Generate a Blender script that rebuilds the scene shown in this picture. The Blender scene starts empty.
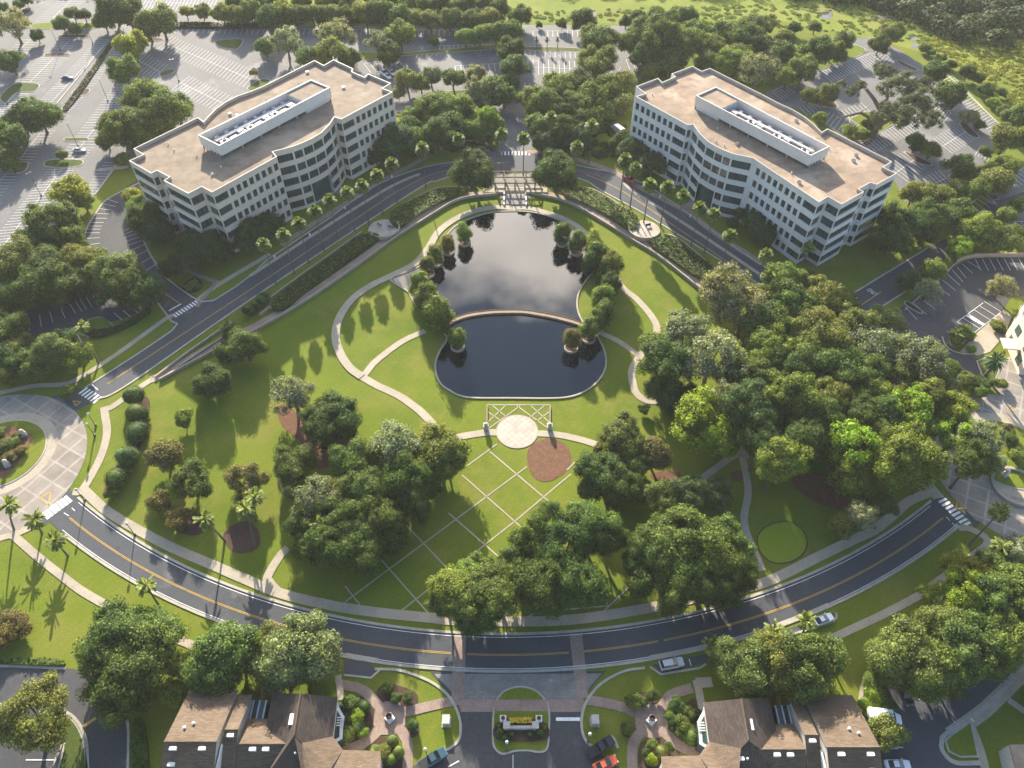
import bpy, math, random
import numpy as np
from mathutils import Vector
from mathutils.geometry import tessellate_polygon
random.seed(7); RNG = np.random.default_rng(7)
sc = bpy.context.scene
COL = sc.collection
PI = math.pi

# ------------------------------------------------------------------ camera geometry (a drone 150 m up, looking 49 degrees down)
H, F, TH = 150.0, 750.0, math.radians(49)
S_, C_ = math.sin(TH), math.cos(TH)
def at(x, y, z=0.0):
    """point of the horizontal plane at height z seen at picture position x, y"""
    u = (x-512)/F; v = (y-384)/F; d = S_+v*C_; h = H-z
    return Vector((h*u/d, h*(C_-v*S_)/d, z))
def depth(y, z=0.0):
    return (H-z)/(S_+(y-384)/F*C_)
def W(pts, z=0.0):
    return [at(p[0], p[1], z).xy for p in pts]

# ------------------------------------------------------------------ materials
MATS = {}
def nodes(name):
    m = bpy.data.materials.new(name); m.use_nodes = True
    nt = m.node_tree; b = nt.nodes['Principled BSDF']
    MATS[name] = m
    return m, nt, b
def N(nt, t, **kw):
    n = nt.nodes.new(t)
    for k, v in kw.items():
        if k in ('operation', 'blend_type', 'data_type', 'noise_dimensions', 'feature', 'distance', 'sky_type', 'vector_type'): setattr(n, k, v)
        else: n.inputs[k].default_value = v
    return n
def ramp(nt, fac, stops):
    r = nt.nodes.new('ShaderNodeValToRGB'); e = r.color_ramp.elements
    while len(e) < len(stops): e.new(0.5)
    for el, (p, c) in zip(e, stops):
        el.position = p; el.color = (*c, 1) if len(c) == 3 else c
    nt.links.new(fac, r.inputs[0]); return r.outputs[0]
def coords(nt, scale=1.0, rot=0.0):
    g = nt.nodes.new('ShaderNodeNewGeometry'); mp = nt.nodes.new('ShaderNodeMapping')
    mp.inputs['Scale'].default_value = (scale,)*3 if not isinstance(scale, tuple) else scale
    mp.inputs['Rotation'].default_value = (0, 0, rot)
    nt.links.new(g.outputs['Position'], mp.inputs[0]); return mp.outputs[0]
def noise(nt, vec, scale, detail=4, rough=.55):
    n = N(nt, 'ShaderNodeTexNoise', Scale=scale, Detail=detail, Roughness=rough)
    nt.links.new(vec, n.inputs['Vector']); return n.outputs['Fac']
def mix(nt, fac, a, b, bt='MIX'):
    m = nt.nodes.new('ShaderNodeMix'); m.data_type = 'RGBA'; m.blend_type = bt
    for i, x in ((0, fac), (6, a), (7, b)):
        if isinstance(x, (int, float)): m.inputs[i].default_value = x
        elif isinstance(x, tuple): m.inputs[i].default_value = (*x, 1)
        else: nt.links.new(x, m.inputs[i])
    return m.outputs[2]
def bump(nt, b, h, strength=.3, dist=.05):
    n = N(nt, 'ShaderNodeBump', Strength=strength, Distance=dist)
    nt.links.new(h, n.inputs['Height']); nt.links.new(n.outputs[0], b.inputs['Normal'])
def mottled(name, c1, c2, s1=.15, s2=1.5, rough=.9, fine=.25, stains=None, bmp=0):
    m, nt, b = nodes(name); v = coords(nt)
    n1 = noise(nt, v, s1, 5, .6); n2 = noise(nt, v, s2, 4)
    c = ramp(nt, n1, [(.35, c1), (.65, c2)])
    c = mix(nt, fine, c, ramp(nt, n2, [(.3, tuple(x*.55 for x in c1)), (.7, tuple(min(1, x*1.4) for x in c2))]))
    if stains:
        n3 = noise(nt, v, stains[0], 6, .7)
        c = mix(nt, ramp(nt, n3, [(stains[1], (0, 0, 0)), (stains[1]+.12, (1, 1, 1))]), c, stains[2])
    nt.links.new(c, b.inputs['Base Color']); b.inputs['Roughness'].default_value = rough
    b.inputs['Specular IOR Level'].default_value = .25
    if bmp: bump(nt, b, noise(nt, v, s2*2, 3), bmp, .1)
    return m
def plain(name, c, rough=.6, metal=0.0, spec=.4, emit=None):
    m, nt, b = nodes(name)
    v = coords(nt); n = noise(nt, v, 2.2, 4)
    cc = ramp(nt, n, [(.3, tuple(x*.82 for x in c)), (.7, tuple(min(1, x*1.12) for x in c))])
    nt.links.new(cc, b.inputs['Base Color'])
    b.inputs['Roughness'].default_value = rough; b.inputs['Metallic'].default_value = metal
    b.inputs['Specular IOR Level'].default_value = spec
    return m

def lawn_mat(name, a, b_, dry, rot=.6):
    m, nt, b = nodes(name); v = coords(nt)
    n1 = noise(nt, v, .03, 6, .65); n2 = noise(nt, v, .07, 8, .75); n3 = noise(nt, v, 2.5, 4, .7)
    c = ramp(nt, n1, [(.38, a), (.62, b_)])
    c = mix(nt, ramp(nt, n2, [(.47, (0, 0, 0)), (.64, (.85, .85, .85))]), c, dry)
    w = N(nt, 'ShaderNodeTexWave', Scale=.16, Distortion=.8, Detail=1)
    nt.links.new(coords(nt, 1, rot), w.inputs['Vector'])
    c = mix(nt, ramp(nt, w.outputs['Fac'], [(.3, (0, 0, 0)), (.7, (.07, .07, .07))]), c, tuple(x*.72 for x in a))
    c = mix(nt, .3, c, ramp(nt, n3, [(.3, tuple(x*.5 for x in a)), (.7, tuple(x*1.45 for x in b_))]))
    nt.links.new(c, b.inputs['Base Color']); b.inputs['Roughness'].default_value = .95
    b.inputs['Specular IOR Level'].default_value = .1
    bump(nt, b, noise(nt, v, 5, 3), .5, .15)
    return m
lawn_mat('grass', (.082, .122, .01), (.138, .164, .015), (.185, .165, .036))
lawn_mat('clipped_grass', (.17, .23, .014), (.2, .25, .018), (.2, .22, .03))
lawn_mat('marsh_grass', (.1, .15, .015), (.19, .21, .03), (.22, .2, .05))
lawn_mat('rough_grass', (.045, .07, .015), (.08, .1, .02), (.11, .1, .03))
mottled('asphalt', (.05, .053, .06), (.07, .072, .077), .05, 3, .85, .3, (.09, .58, (.12, .112, .104)))
mottled('lot_asphalt', (.115, .11, .105), (.155, .148, .14), .03, 1.2, .9, .3, (.05, .56, (.21, .2, .185)))
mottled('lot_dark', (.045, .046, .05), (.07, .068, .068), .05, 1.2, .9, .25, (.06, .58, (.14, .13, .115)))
mottled('concrete', (.29, .245, .18), (.37, .315, .235), .2, 2, .9, .2, (.5, .62, (.27, .24, .2)))
mottled('kerb_concrete', (.3, .27, .22), (.4, .36, .29), .3, 2, .9, .2, (.6, .6, (.3, .28, .24)))
mottled('soffit_stone', (.45, .41, .36), (.5, .46, .41), .3, 2, .9, .1)
mottled('white_paint', (.62, .6, .55), (.78, .76, .7), .8, 5, .8, .25, (.9, .62, (.32, .3, .27)))
mottled('faded_paint', (.58, .56, .53), (.7, .68, .65), .8, 5, .8, .25, (.9, .58, (.26, .25, .23)))
mottled('yellow_paint', (.4, .25, .06), (.5, .32, .09), .8, 5, .8, .25, (.9, .64, (.25, .18, .08)))
mottled('mulch', (.1, .05, .028), (.17, .085, .05), .8, 4, 1, .4, None, .6)
mottled('dark_mulch', (.05, .03, .022), (.085, .05, .035), .8, 4, 1, .4, None, .6)
mottled('wall_panel', (.54, .43, .345), (.6, .485, .39), .05, .6, .75, .12)
mottled('wall_panel_pale', (.52, .49, .46), (.58, .55, .52), .05, .6, .75, .12)
mottled('coping', (.31, .27, .23), (.38, .33, .28), .4, 3, .7, .15)
mottled('screen_panel', (.5, .46, .42), (.56, .52, .48), .1, 1, .6, .12)
mottled('roof_gravel', (.185, .142, .104), (.25, .192, .138), .035, .35, 1, .35, (.045, .54, (.31, .25, .185)))
mottled('roof_gravel_red', (.215, .155, .108), (.28, .205, .145), .04, .3, 1, .4, (.05, .52, (.38, .295, .215)))
mottled('equipment', (.5, .49, .47), (.62, .6, .58), .3, 2, .5, .2)
mottled('dark_metal', (.05, .05, .055), (.08, .08, .08), .3, 2, .5, .2)
mottled('rust_deck', (.2, .1, .06), (.28, .16, .1), .3, 2, .8, .2)
plain('white_wood', (.62, .6, .56), .6)
plain('house_wall', (.5, .46, .4), .8)
plain('bark', (.13, .1, .075), .95, 0, .1)
plain('palm_bark', (.13, .115, .095), .95, 0, .1)
plain('pole_metal', (.1, .1, .1), .5, .3)
plain('stone', (.4, .37, .32), .8)
plain('rubber', (.02, .02, .02), .8)
plain('chrome', (.6, .6, .6), .25, .9)
plain('lamp_glass', (.5, .48, .43), .3)
mottled('weir_boards', (.21, .155, .105), (.29, .215, .15), .8, 3, .9, .3)
plain('flower_yellow', (.55, .4, .02), .8)
def glass(name, c, rough=.06):
    m, nt, b = nodes(name); v = coords(nt, (.28, .28, .28)); vo = N(nt, 'ShaderNodeTexVoronoi', Scale=1.0)
    nt.links.new(v, vo.inputs['Vector'])
    cc = mix(nt, vo.outputs['Distance'], tuple(x*.5 for x in c), tuple(x*1.8 for x in c))
    nt.links.new(cc, b.inputs['Base Color'])
    b.inputs['Roughness'].default_value = rough; b.inputs['Specular IOR Level'].default_value = .8
glass('window_glass', (.022, .042, .045)); glass('car_glass', (.01, .012, .015))
glass('teal_glass', (.02, .05, .05))
def brick_mat(name, c1, c2, mortar, sx, rot=PI/4, w=1.0, h=.5, off=.5, ms=.03):
    m, nt, b = nodes(name); v = coords(nt, sx, rot)
    t = N(nt, 'ShaderNodeTexBrick', Color1=(*c1, 1), Color2=(*c2, 1), Mortar=(*mortar, 1), Scale=1.0)
    t.inputs['Mortar Size'].default_value = ms; t.inputs['Brick Width'].default_value = w; t.inputs['Row Height'].default_value = h
    t.offset = off; nt.links.new(v, t.inputs['Vector'])
    n = noise(nt, coords(nt), .25, 5, .65)
    c = mix(nt, .8, t.outputs['Color'], ramp(nt, n, [(.3, (.6, .58, .55)), (.7, (1, 1, 1))]), 'MULTIPLY')
    nt.links.new(c, b.inputs['Base Color']); b.inputs['Roughness'].default_value = .9; b.inputs['Specular IOR Level'].default_value = .2
brick_mat('brick_paving', (.27, .19, .15), (.34, .245, .195), (.28, .23, .19), 2.2)
brick_mat('plaza_pavers', (.25, .215, .18), (.3, .26, .215), (.37, .325, .27), .23, .5, 1, 1, 0, .06)
brick_mat('apron_pavers', (.22, .2, .175), (.27, .245, .215), (.17, .155, .14), 1.2, 0, 1, .5)
brick_mat('circle_pavers', (.44, .38, .31), (.5, .43, .35), (.36, .31, .25), .8, PI/4, 1, 1, 0, .05)
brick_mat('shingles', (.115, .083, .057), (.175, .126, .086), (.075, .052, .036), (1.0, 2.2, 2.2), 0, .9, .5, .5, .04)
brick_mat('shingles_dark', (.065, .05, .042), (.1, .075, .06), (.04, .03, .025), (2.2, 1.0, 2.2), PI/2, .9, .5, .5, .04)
# water
m, nt, b = nodes('water')
b.inputs['Base Color'].default_value = (.002, .0045, .008, 1); b.inputs['Roughness'].default_value = .015
b.inputs['IOR'].default_value = 1.47; b.inputs['Specular IOR Level'].default_value = .6
v = coords(nt); bump(nt, b, noise(nt, v, 1.3, 3), .03, .05)
m, nt, b = nodes('shallow_water')
b.inputs['Base Color'].default_value = (.16, .13, .1, 1); b.inputs['Roughness'].default_value = .05
v = coords(nt); bump(nt, b, noise(nt, v, 1.3, 3), .03, .05)
# leaves: tint comes from each tree's object colour
def leaf_mat(name, spread=.55, trans=.38):
    m, nt, b = nodes(name)
    oi = nt.nodes.new('ShaderNodeObjectInfo'); g = nt.nodes.new('ShaderNodeNewGeometry')
    tc = nt.nodes.new('ShaderNodeTexCoord')
    n = noise(nt, tc.outputs['Object'], 2.6, 3, .6)
    hs = N(nt, 'ShaderNodeHueSaturation'); nt.links.new(oi.outputs['Color'], hs.inputs['Color'])
    mr = N(nt, 'ShaderNodeMapRange'); mr.inputs[3].default_value = .4; mr.inputs[4].default_value = 1.95
    nt.links.new(g.outputs['Random Per Island'], mr.inputs[0]); nt.links.new(mr.outputs[0], hs.inputs['Value'])
    c = mix(nt, ramp(nt, n, [(.4, (0, 0, 0)), (.62, (spread,)*3)]), hs.outputs[0], (1.25, 1.25, .75), 'MULTIPLY')
    nt.links.new(c, b.inputs['Base Color']); b.inputs['Roughness'].default_value = .7; b.inputs['Specular IOR Level'].default_value = .18
    t = nt.nodes.new('ShaderNodeBsdfTranslucent'); c2 = mix(nt, 1.0, c, (1.25, 1.3, .5), 'MULTIPLY'); nt.links.new(c2, t.inputs['Color'])
    ms = nt.nodes.new('ShaderNodeMixShader'); ms.inputs[0].default_value = trans
    nt.links.new(b.outputs[0], ms.inputs[1]); nt.links.new(t.outputs[0], ms.inputs[2])
    nt.links.new(ms.outputs[0], nt.nodes['Material Output'].inputs['Surface'])
leaf_mat('leaves'); leaf_mat('palm_leaves', .3, .35)
def paint(name, c):
    m, nt, b = nodes(name); b.inputs['Base Color'].default_value = (*c, 1)
    b.inputs['Roughness'].default_value = .3; b.inputs['Coat Weight'].default_value = .6; b.inputs['Metallic'].default_value = .1
for nme, c in dict(paint_white=(.75, .75, .74), paint_black=(.02, .02, .022), paint_silver=(.42, .42, .42), paint_teal=(.03, .075, .09),
                   paint_red=(.42, .05, .03), paint_orange=(.55, .1, .03), paint_blue=(.06, .09, .16), paint_grey=(.2, .2, .21)).items(): paint(nme, c)

# ------------------------------------------------------------------ mesh helpers
class MB:
    def __init__(s): s.v = []; s.f = []; s.m = []
    def quad(s, a, b, c, d, m=0):
        n = len(s.v); s.v += [tuple(a), tuple(b), tuple(c), tuple(d)]; s.f.append((n, n+1, n+2, n+3)); s.m.append(m); return s
    def tri(s, a, b, c, m=0):
        n = len(s.v); s.v += [tuple(a), tuple(b), tuple(c)]; s.f.append((n, n+1, n+2)); s.m.append(m)
    def flat(s, pts, z, m=0, down=False):
        p = [Vector((q[0], q[1], 0)) for q in pts]
        n = len(s.v); s.v += [(q.x, q.y, z) for q in p]
        ar = sum(p[i].x*p[(i+1) % len(p)].y-p[(i+1) % len(p)].x*p[i].y for i in range(len(p)))
        for t in tessellate_polygon([p]):
            a, b, c = t
            cr = (p[b].x-p[a].x)*(p[c].y-p[a].y)-(p[c].x-p[a].x)*(p[b].y-p[a].y)
            if (cr < 0) != down: b, c = c, b
            s.f.append((n+a, n+b, n+c)); s.m.append(m)
        return s
    def sides(s, pts, z0, z1, m=0):
        k = len(pts); ar = sum(pts[i][0]*pts[(i+1) % k][1]-pts[(i+1) % k][0]*pts[i][1] for i in range(k))
        if ar < 0: pts = pts[::-1]
        for i in range(k):
            a, b = pts[i], pts[(i+1) % k]
            s.quad((a[0], a[1], z0), (b[0], b[1], z0), (b[0], b[1], z1), (a[0], a[1], z1), m)
        return s
    def prism(s, pts, z0, z1, m=0, mt=None):
        s.sides(pts, z0, z1, m); s.flat(pts, z1, m if mt is None else mt); return s
    def box(s, c, sx, sy, z0, z1, rot=0.0, m=0, mt=None):
        co, si = math.cos(rot), math.sin(rot)
        pts = [(c[0]+x*co-y*si, c[1]+x*si+y*co) for x, y in ((-sx/2, -sy/2), (sx/2, -sy/2), (sx/2, sy/2), (-sx/2, sy/2))]
        return s.prism(pts, z0, z1, m, mt)
    def tube(s, path, radii, n=8, m=0, cap=True):
        rings = []
        for i, p in enumerate(path):
            p = Vector(p); q = Vector(path[min(i+1, len(path)-1)]); o = Vector(path[max(i-1, 0)])
            d = (q-o).normalized(); u = d.cross(Vector((0, 1, 0)) if abs(d.y) < .9 else Vector((1, 0, 0))).normalized(); w = d.cross(u)
            k = len(s.v); rings.append(k)
            for j in range(n):
                a = 2*PI*j/n; s.v.append(tuple(p+(u*math.cos(a)+w*math.sin(a))*radii[i]))
        for a, b in zip(rings, rings[1:]):
            for j in range(n):
                s.f.append((a+j, b+j, b+(j+1) % n, a+(j+1) % n)); s.m.append(m)
        if cap: s.f.append(tuple(rings[-1]+j for j in range(n))); s.m.append(m)
        return s
    def lathe(s, c, prof, n=20, m=0):
        rings = []
        for r, z in prof:
            rings.append(len(s.v)); s.v += [(c[0]+r*math.cos(2*PI*j/n), c[1]+r*math.sin(2*PI*j/n), z) for j in range(n)]
        for a, b in zip(rings, rings[1:]):
            for j in range(n): s.f.append((a+j, a+(j+1) % n, b+(j+1) % n, b+j)); s.m.append(m)
        return s
    def mesh(s, name, mats):
        me = bpy.data.meshes.new(name); me.from_pydata(s.v, [], s.f)
        for x in (mats if isinstance(mats, (list, tuple)) else [mats]): me.materials.append(MATS[x])
        me.polygons.foreach_set('material_index', s.m); me.update(); return me
    def build(s, name, mats, parent=None, loc=None, **props):
        return link(name, s.mesh(name, mats), parent, loc, **props)
def link(name, me, parent=None, loc=None, **props):
    o = bpy.data.objects.new(name, me); COL.objects.link(o)
    if parent: o.parent = parent
    if loc is not None: o.location = loc
    for k, v in props.items(): o[k] = v
    return o
def empty(name, loc, label, cat, group=None, rz=0.0):
    o = bpy.data.objects.new(name, None); COL.objects.link(o); o.location = loc; o.rotation_euler = (0, 0, rz); o.empty_display_size = .5
    o['label'] = label; o['category'] = cat
    if group: o['group'] = group
    return o
def smooth(pts, closed=False, n=6):
    P = [Vector(p[:2]) for p in pts]; out = []; k = len(P)
    for i in range(k if closed else k-1):
        p1, p2 = P[i], P[(i+1) % k]
        p0 = P[i-1] if (i > 0 or closed) else p1*2-p2
        p3 = P[(i+2) % k] if (closed or i+2 < k) else p2*2-p1
        for j in range(n):
            t = j/n; out.append(.5*((2*p1)+(p2-p0)*t+(2*p0-5*p1+4*p2-p3)*t*t+(3*p1-p0-3*p2+p3)*t**3))
    if not closed: out.append(P[-1])
    return out
def offset(path, d, closed=False):
    out = []; k = len(path)
    for i in range(k):
        a = path[i-1] if (i > 0 or closed) else None; b = path[i]; c = path[(i+1) % k] if (i < k-1 or closed) else None
        ns = []
        for p, q in ((a, b), (b, c)):
            if p is None or q is None: continue
            e = (q-p)
            if e.length > 1e-6: ns.append(Vector((e.y, -e.x))/e.length)
        if not ns: out.append(b.copy()); continue
        nn = sum(ns, Vector((0, 0)))
        nn = nn.normalized() if nn.length > 1e-6 else ns[0]
        f = 1/max(.45, nn.dot(ns[0])); out.append(b+nn*d*f)
    return out
def ribbon(mb, path, w, z, m=0, h=0.0, side=0):
    """flat strip along a path (raised to z+h with sides when h); side -1/+1 keeps the path on one edge"""
    lo, hi = {0: (-w/2, w/2), 1: (0, w), -1: (-w, 0)}[side]
    L = offset(path, lo); R = offset(path, hi)
    for i in range(len(path)-1):
        a, b, c, d = R[i], R[i+1], L[i+1], L[i]
        mb.quad((a.x, a.y, z+h), (b.x, b.y, z+h), (c.x, c.y, z+h), (d.x, d.y, z+h), m) if (b-a).cross(d-a) > 0 else mb.quad((d.x, d.y, z+h), (c.x, c.y, z+h), (b.x, b.y, z+h), (a.x, a.y, z+h), m)
        if h:
            mb.quad((a.x, a.y, z), (b.x, b.y, z), (b.x, b.y, z+h), (a.x, a.y, z+h), m)
            mb.quad((c.x, c.y, z), (d.x, d.y, z), (d.x, d.y, z+h), (c.x, c.y, z+h), m)
    if h:
        for i in (0, -1): mb.quad((L[i].x, L[i].y, z), (R[i].x, R[i].y, z), (R[i].x, R[i].y, z+h), (L[i].x, L[i].y, z+h), m)
    return mb
def disc(c, r, n=48, a0=0, a1=2*PI, ry=None):
    full = abs(a1-a0-2*PI) < 1e-6
    return [Vector((c[0]+r*math.cos(a0+(a1-a0)*i/(n if full else n-1)), c[1]+(ry or r)*math.sin(a0+(a1-a0)*i/(n if full else n-1)))) for i in range(n)]
def structure(name, mb, mats, parent=None):
    o = mb.build(name, mats, parent)
    if parent is None: o['kind'] = 'structure'
    return o
def cat_path(pts, closed=False, n=6): return smooth(W(pts), closed, n)

# ------------------------------------------------------------------ the ground, water, roads, parking lots, paths
mb = MB(); mb.flat([(-900, -300), (900, -300), (900, 1500), (-900, 1500)], 0); structure('lawn', mb, 'grass')
mb = MB(); mb.flat([(-900, 362), (-150, 362), (-40, 348), (60, 348), (120, 352), (162, 330), (205, 300), (232, 262), (255, 245), (899, 245), (899, 1499), (-899, 1499)], .02)
structure('meadow', mb, 'marsh_grass')
def area(name, pts, mat, z, closed_smooth=False):
    mb = MB(); p = smooth(W(pts), True, 5) if closed_smooth else W(pts); mb.flat(p, z); return structure(name, mb, mat)
def strip(mb, pts, w, z=.01, m=0, n=6, h=0, side=0): return ribbon(mb, cat_path(pts, False, n), w, z, m, h, side)

# shaded rough ground under the groves
Z_LOT, Z_ROAD, Z_PAVE, Z_MARK, Z_WALK = .03, .05, .07, .085, .1
lotA = area('parking_lot_west', [(-120, -30), (225, -30), (222, 8), (280, 24), (290, 50), (262, 75), (236, 97), (205, 120), (165, 175), (117, 165), (95, 195), (60, 225), (28, 246), (0, 262), (-120, 300)], 'lot_asphalt', Z_LOT)
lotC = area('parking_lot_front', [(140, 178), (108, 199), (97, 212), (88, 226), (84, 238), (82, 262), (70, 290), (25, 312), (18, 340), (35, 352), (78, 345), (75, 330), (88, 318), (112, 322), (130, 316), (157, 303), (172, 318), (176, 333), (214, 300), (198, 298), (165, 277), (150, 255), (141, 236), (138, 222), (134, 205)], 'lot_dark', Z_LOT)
lotD = area('parking_lot_north', [(222, 25), (452, 27), (530, 25), (636, 26), (650, 70), (625, 95), (600, 92), (560, 108), (535, 112), (531, 152), (499, 152), (500, 115), (490, 104), (395, 116), (390, 95), (340, 62), (285, 95), (225, 115)], 'lot_asphalt', Z_LOT-.01)
lotE = area('parking_lot_east', [(752, 102), (770, 90), (800, 72), (845, 46), (850, 38), (872, 38), (900, 50), (1000, 124), (992, 150), (975, 178), (945, 208), (905, 202), (893, 178), (850, 140), (800, 110)], 'lot_asphalt', Z_LOT)
lotF = area('parking_lot_corner', [(1060, 150), (1006, 178), (990, 192), (985, 205), (1000, 216), (1012, 230), (1060, 230)], 'lot_asphalt', Z_LOT-.008)
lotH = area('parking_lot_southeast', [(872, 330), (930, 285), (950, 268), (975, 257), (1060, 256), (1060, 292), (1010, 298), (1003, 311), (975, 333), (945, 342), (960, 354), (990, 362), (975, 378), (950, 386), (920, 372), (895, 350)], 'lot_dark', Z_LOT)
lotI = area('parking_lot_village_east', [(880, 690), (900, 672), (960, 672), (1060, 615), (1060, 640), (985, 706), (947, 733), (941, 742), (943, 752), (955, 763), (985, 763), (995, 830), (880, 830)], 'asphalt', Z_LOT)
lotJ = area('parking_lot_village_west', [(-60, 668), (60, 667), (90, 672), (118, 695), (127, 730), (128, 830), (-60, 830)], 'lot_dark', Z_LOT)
# main roads
ring_c = Vector((-1.3, 232.0)); r_out = (at(512, 671.5).xy-ring_c).length; r_in = (at(512, 634).xy-ring_c).length
def ang(x, y): d = at(x, y).xy-ring_c; return math.atan2(d.y, d.x)
def arc(r, x0, y0, x1, y1, n=60):
    a0, a1 = ang(x0, y0), ang(x1, y1); return [ring_c+Vector((math.cos(a0+(a1-a0)*i/n), math.sin(a0+(a1-a0)*i/n)))*r for i in range(n+1)]
mb = MB(); ia, oa = arc(r_in, 63, 494, 949, 498), arc(r_out, 48, 522, 972, 520)
mb.flat(ia+oa[::-1], Z_ROAD); ring_road = structure('ring_road', mb, 'asphalt')
near = [(74, 412), (100, 398), (130, 383), (256, 296), (300, 267), (360, 227.5), (413.5, 191.5), (437, 180), (462, 174), (500, 173), (530, 173), (557, 174), (584.5, 180), (602, 190), (650, 217), (700, 247), (764.5, 288), (830, 330)]
far = [(60, 404), (80, 391), (92.5, 383), (172, 331), (214, 300.5), (256, 271), (330, 218), (373, 187), (412, 171), (440, 164), (456, 161.5), (484, 152), (500, 150), (530, 150), (548, 154), (574, 165), (620, 175), (652, 189), (700, 222), (765, 267), (850, 312)]
mb = MB(); mb.flat(cat_path(near)+cat_path(far)[::-1], Z_ROAD); terrace_road = structure('terrace_road', mb, 'asphalt')
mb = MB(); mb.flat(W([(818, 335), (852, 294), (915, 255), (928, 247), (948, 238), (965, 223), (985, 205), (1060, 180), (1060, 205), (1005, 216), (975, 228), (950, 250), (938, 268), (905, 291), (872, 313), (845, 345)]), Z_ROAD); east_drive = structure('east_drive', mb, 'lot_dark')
mb = MB(); mb.flat(W([(498, 152), (501, 120), (508, 100), (523, 92), (530, 112), (533, 152)]), Z_ROAD+.01); structure('north_drive', mb, 'lot_asphalt')
# village forecourt
mb = MB(); mb.flat(W([(430, 671.5), (606, 671), (594, 684), (585, 696), (581, 715), (583, 735), (592, 746), (608, 760), (625, 772), (640, 830), (405, 830), (410, 768), (440, 752), (458, 742), (461, 722), (459, 708), (449, 694)]), Z_ROAD); forecourt = structure('forecourt', mb, 'lot_dark')
mb = MB(); mb.flat(W([(434, 674), (602, 673.5), (590, 687), (583, 699), (458, 699), (450, 690)]), Z_ROAD+.012)
structure('forecourt_apron', mb, 'apron_pavers')
mb = MB()
mb.flat(W([(454.5, 635), (466, 635), (465, 671), (463.5, 699), (451.5, 698), (452.5, 671)]), Z_ROAD+.022); mb.flat(W([(569.5, 634), (582, 633.5), (586, 671), (588, 698), (577, 698), (573.5, 671)]), Z_ROAD+.022)
mb.flat(W([(457, 699.3), (584, 699.3), (583, 712), (461, 712)]), Z_ROAD+.022)
structure('brick_crossings', mb, 'brick_paving')
# roundabouts
RW, RE = Vector((-127.6, 103.2)), Vector((125.4, 103.2))
for c, nm, isl, ex in ((RW, 'roundabout_west', Vector((-125.2, 107.7)), 1), (RE, 'roundabout_east', Vector((121.5, 107.7)), -1)):
    mb = MB(); mb.flat(disc(c, 23.6, 64), Z_PAVE); mb.prism(disc(isl, 13.6, 48), 0, Z_PAVE+.012)
    o = structure(nm, mb, 'plaza_pavers')
    mb = MB(); mb.prism(disc(isl, 12.9, 48), 0, Z_PAVE+.03); structure('roundabout_apron', mb, 'concrete', o)
    mb = MB(); mb.prism(disc(isl, 10.5, 48), 0, .22); structure('roundabout_kerb', mb, 'kerb_concrete', o)
    mb = MB(); mb.prism(disc(isl, 10.15, 48), 0, .26); structure('roundabout_lawn', mb, 'grass', o)
# approaches between roundabouts and roads
mb = MB()
mb.flat(W([(96, 398), (73, 412.5), (50, 398), (62, 393), (80, 388)]), Z_ROAD-.005); mb.flat(W([(70, 486), (72, 500), (45, 526), (33, 506)]), Z_ROAD-.005); mb.flat(W([(939, 474), (975, 528), (990, 512), (960, 480)]), Z_ROAD-.005); mb.flat(W([(998, 392), (1060, 405), (1060, 440), (985, 410)]), Z_ROAD-.005)
mb.flat(W([(-60, 500), (30, 505), (10, 525), (-60, 530)]), Z_ROAD-.006)
structure('roundabout_approaches', mb, 'asphalt')
mb = MB(); mb.flat(W([(985, 378), (1000, 360), (1012, 356), (1060, 380), (1060, 410), (1005, 398)]), Z_PAVE-.004); mb.flat(W([(945, 484), (975, 520), (1060, 548), (1060, 470)]), Z_PAVE-.006)
structure('entrance_court', mb, 'plaza_pavers')

# painted markings, each set a child of the surface it lies on
def marks(parent, mat, name, fn):
    mb = MB(); fn(mb); return mb.build(name, mat, parent)
r_mid = (at(512, 655).xy-ring_c).length
def ring_yellow(mb):
    for a, b in (((72, 516), (451, 653)), ((467, 655), (569, 655)), ((584, 654), (659, 643)), ((664, 642), (944, 519))):
        p = arc(r_mid, *a, *b, 40)
        ribbon(mb, offset(p, .13), .13, Z_MARK); ribbon(mb, offset(p, -.13), .13, Z_MARK)
marks(ring_road, 'yellow_paint', 'centre_line', ring_yellow)
def ring_edge(mb):
    ribbon(mb, arc(r_in+.75, 75, 505, 938, 512, 60), .12, Z_MARK)
    ribbon(mb, arc(r_out-.5, 60, 532, 962, 527, 60), .12, Z_MARK)
marks(ring_road, 'white_paint', 'edge_line', ring_edge)
yl = [(107.5, 384), (256, 286), (320, 243), (396, 192)]
yr = [(585, 174), (622, 191), (680, 230), (734.5, 267), (800, 312)]
def ter_yellow(mb):
    for q in (yl, yr):
        p = cat_path(q); ribbon(mb, offset(p, .13), .13, Z_MARK); ribbon(mb, offset(p, -.13), .13, Z_MARK)
    strip(mb, [(396, 192), (430, 175), (450, 170)], .2, Z_MARK)
marks(terrace_road, 'yellow_paint', 'centre_line', ter_yellow)
def ter_white(mb):
    strip(mb, [(250, 276), (258, 271), (310, 237), (380, 193), (405, 180), (420, 174)], 1.3, Z_MARK)
    strip(mb, [(624, 183), (634.5, 192), (690, 227.5), (762, 276), (790, 296)], 1.3, Z_MARK)
    strip(mb, [(440, 167), (475, 158)], .15, Z_MARK); strip(mb, [(552, 163), (600, 176)], .15, Z_MARK)
    mb.flat(W([(497, 162.5), (503, 162.5), (503, 163.6), (497, 163.6)]), Z_MARK)
marks(terrace_road, 'concrete', 'parking_lane_band', ter_white)
def zebra(mb, a, b, n, lng, wid, z=Z_MARK):
    A, B = at(*a).xy, at(*b).xy; d = (B-A).normalized(); nn = Vector((-d.y, d.x))
    for i in range(n):
        c = A+(B-A)*(i+.5)/n; ribbon(mb, [c-nn*lng/2, c+nn*lng/2], wid, z)
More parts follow.
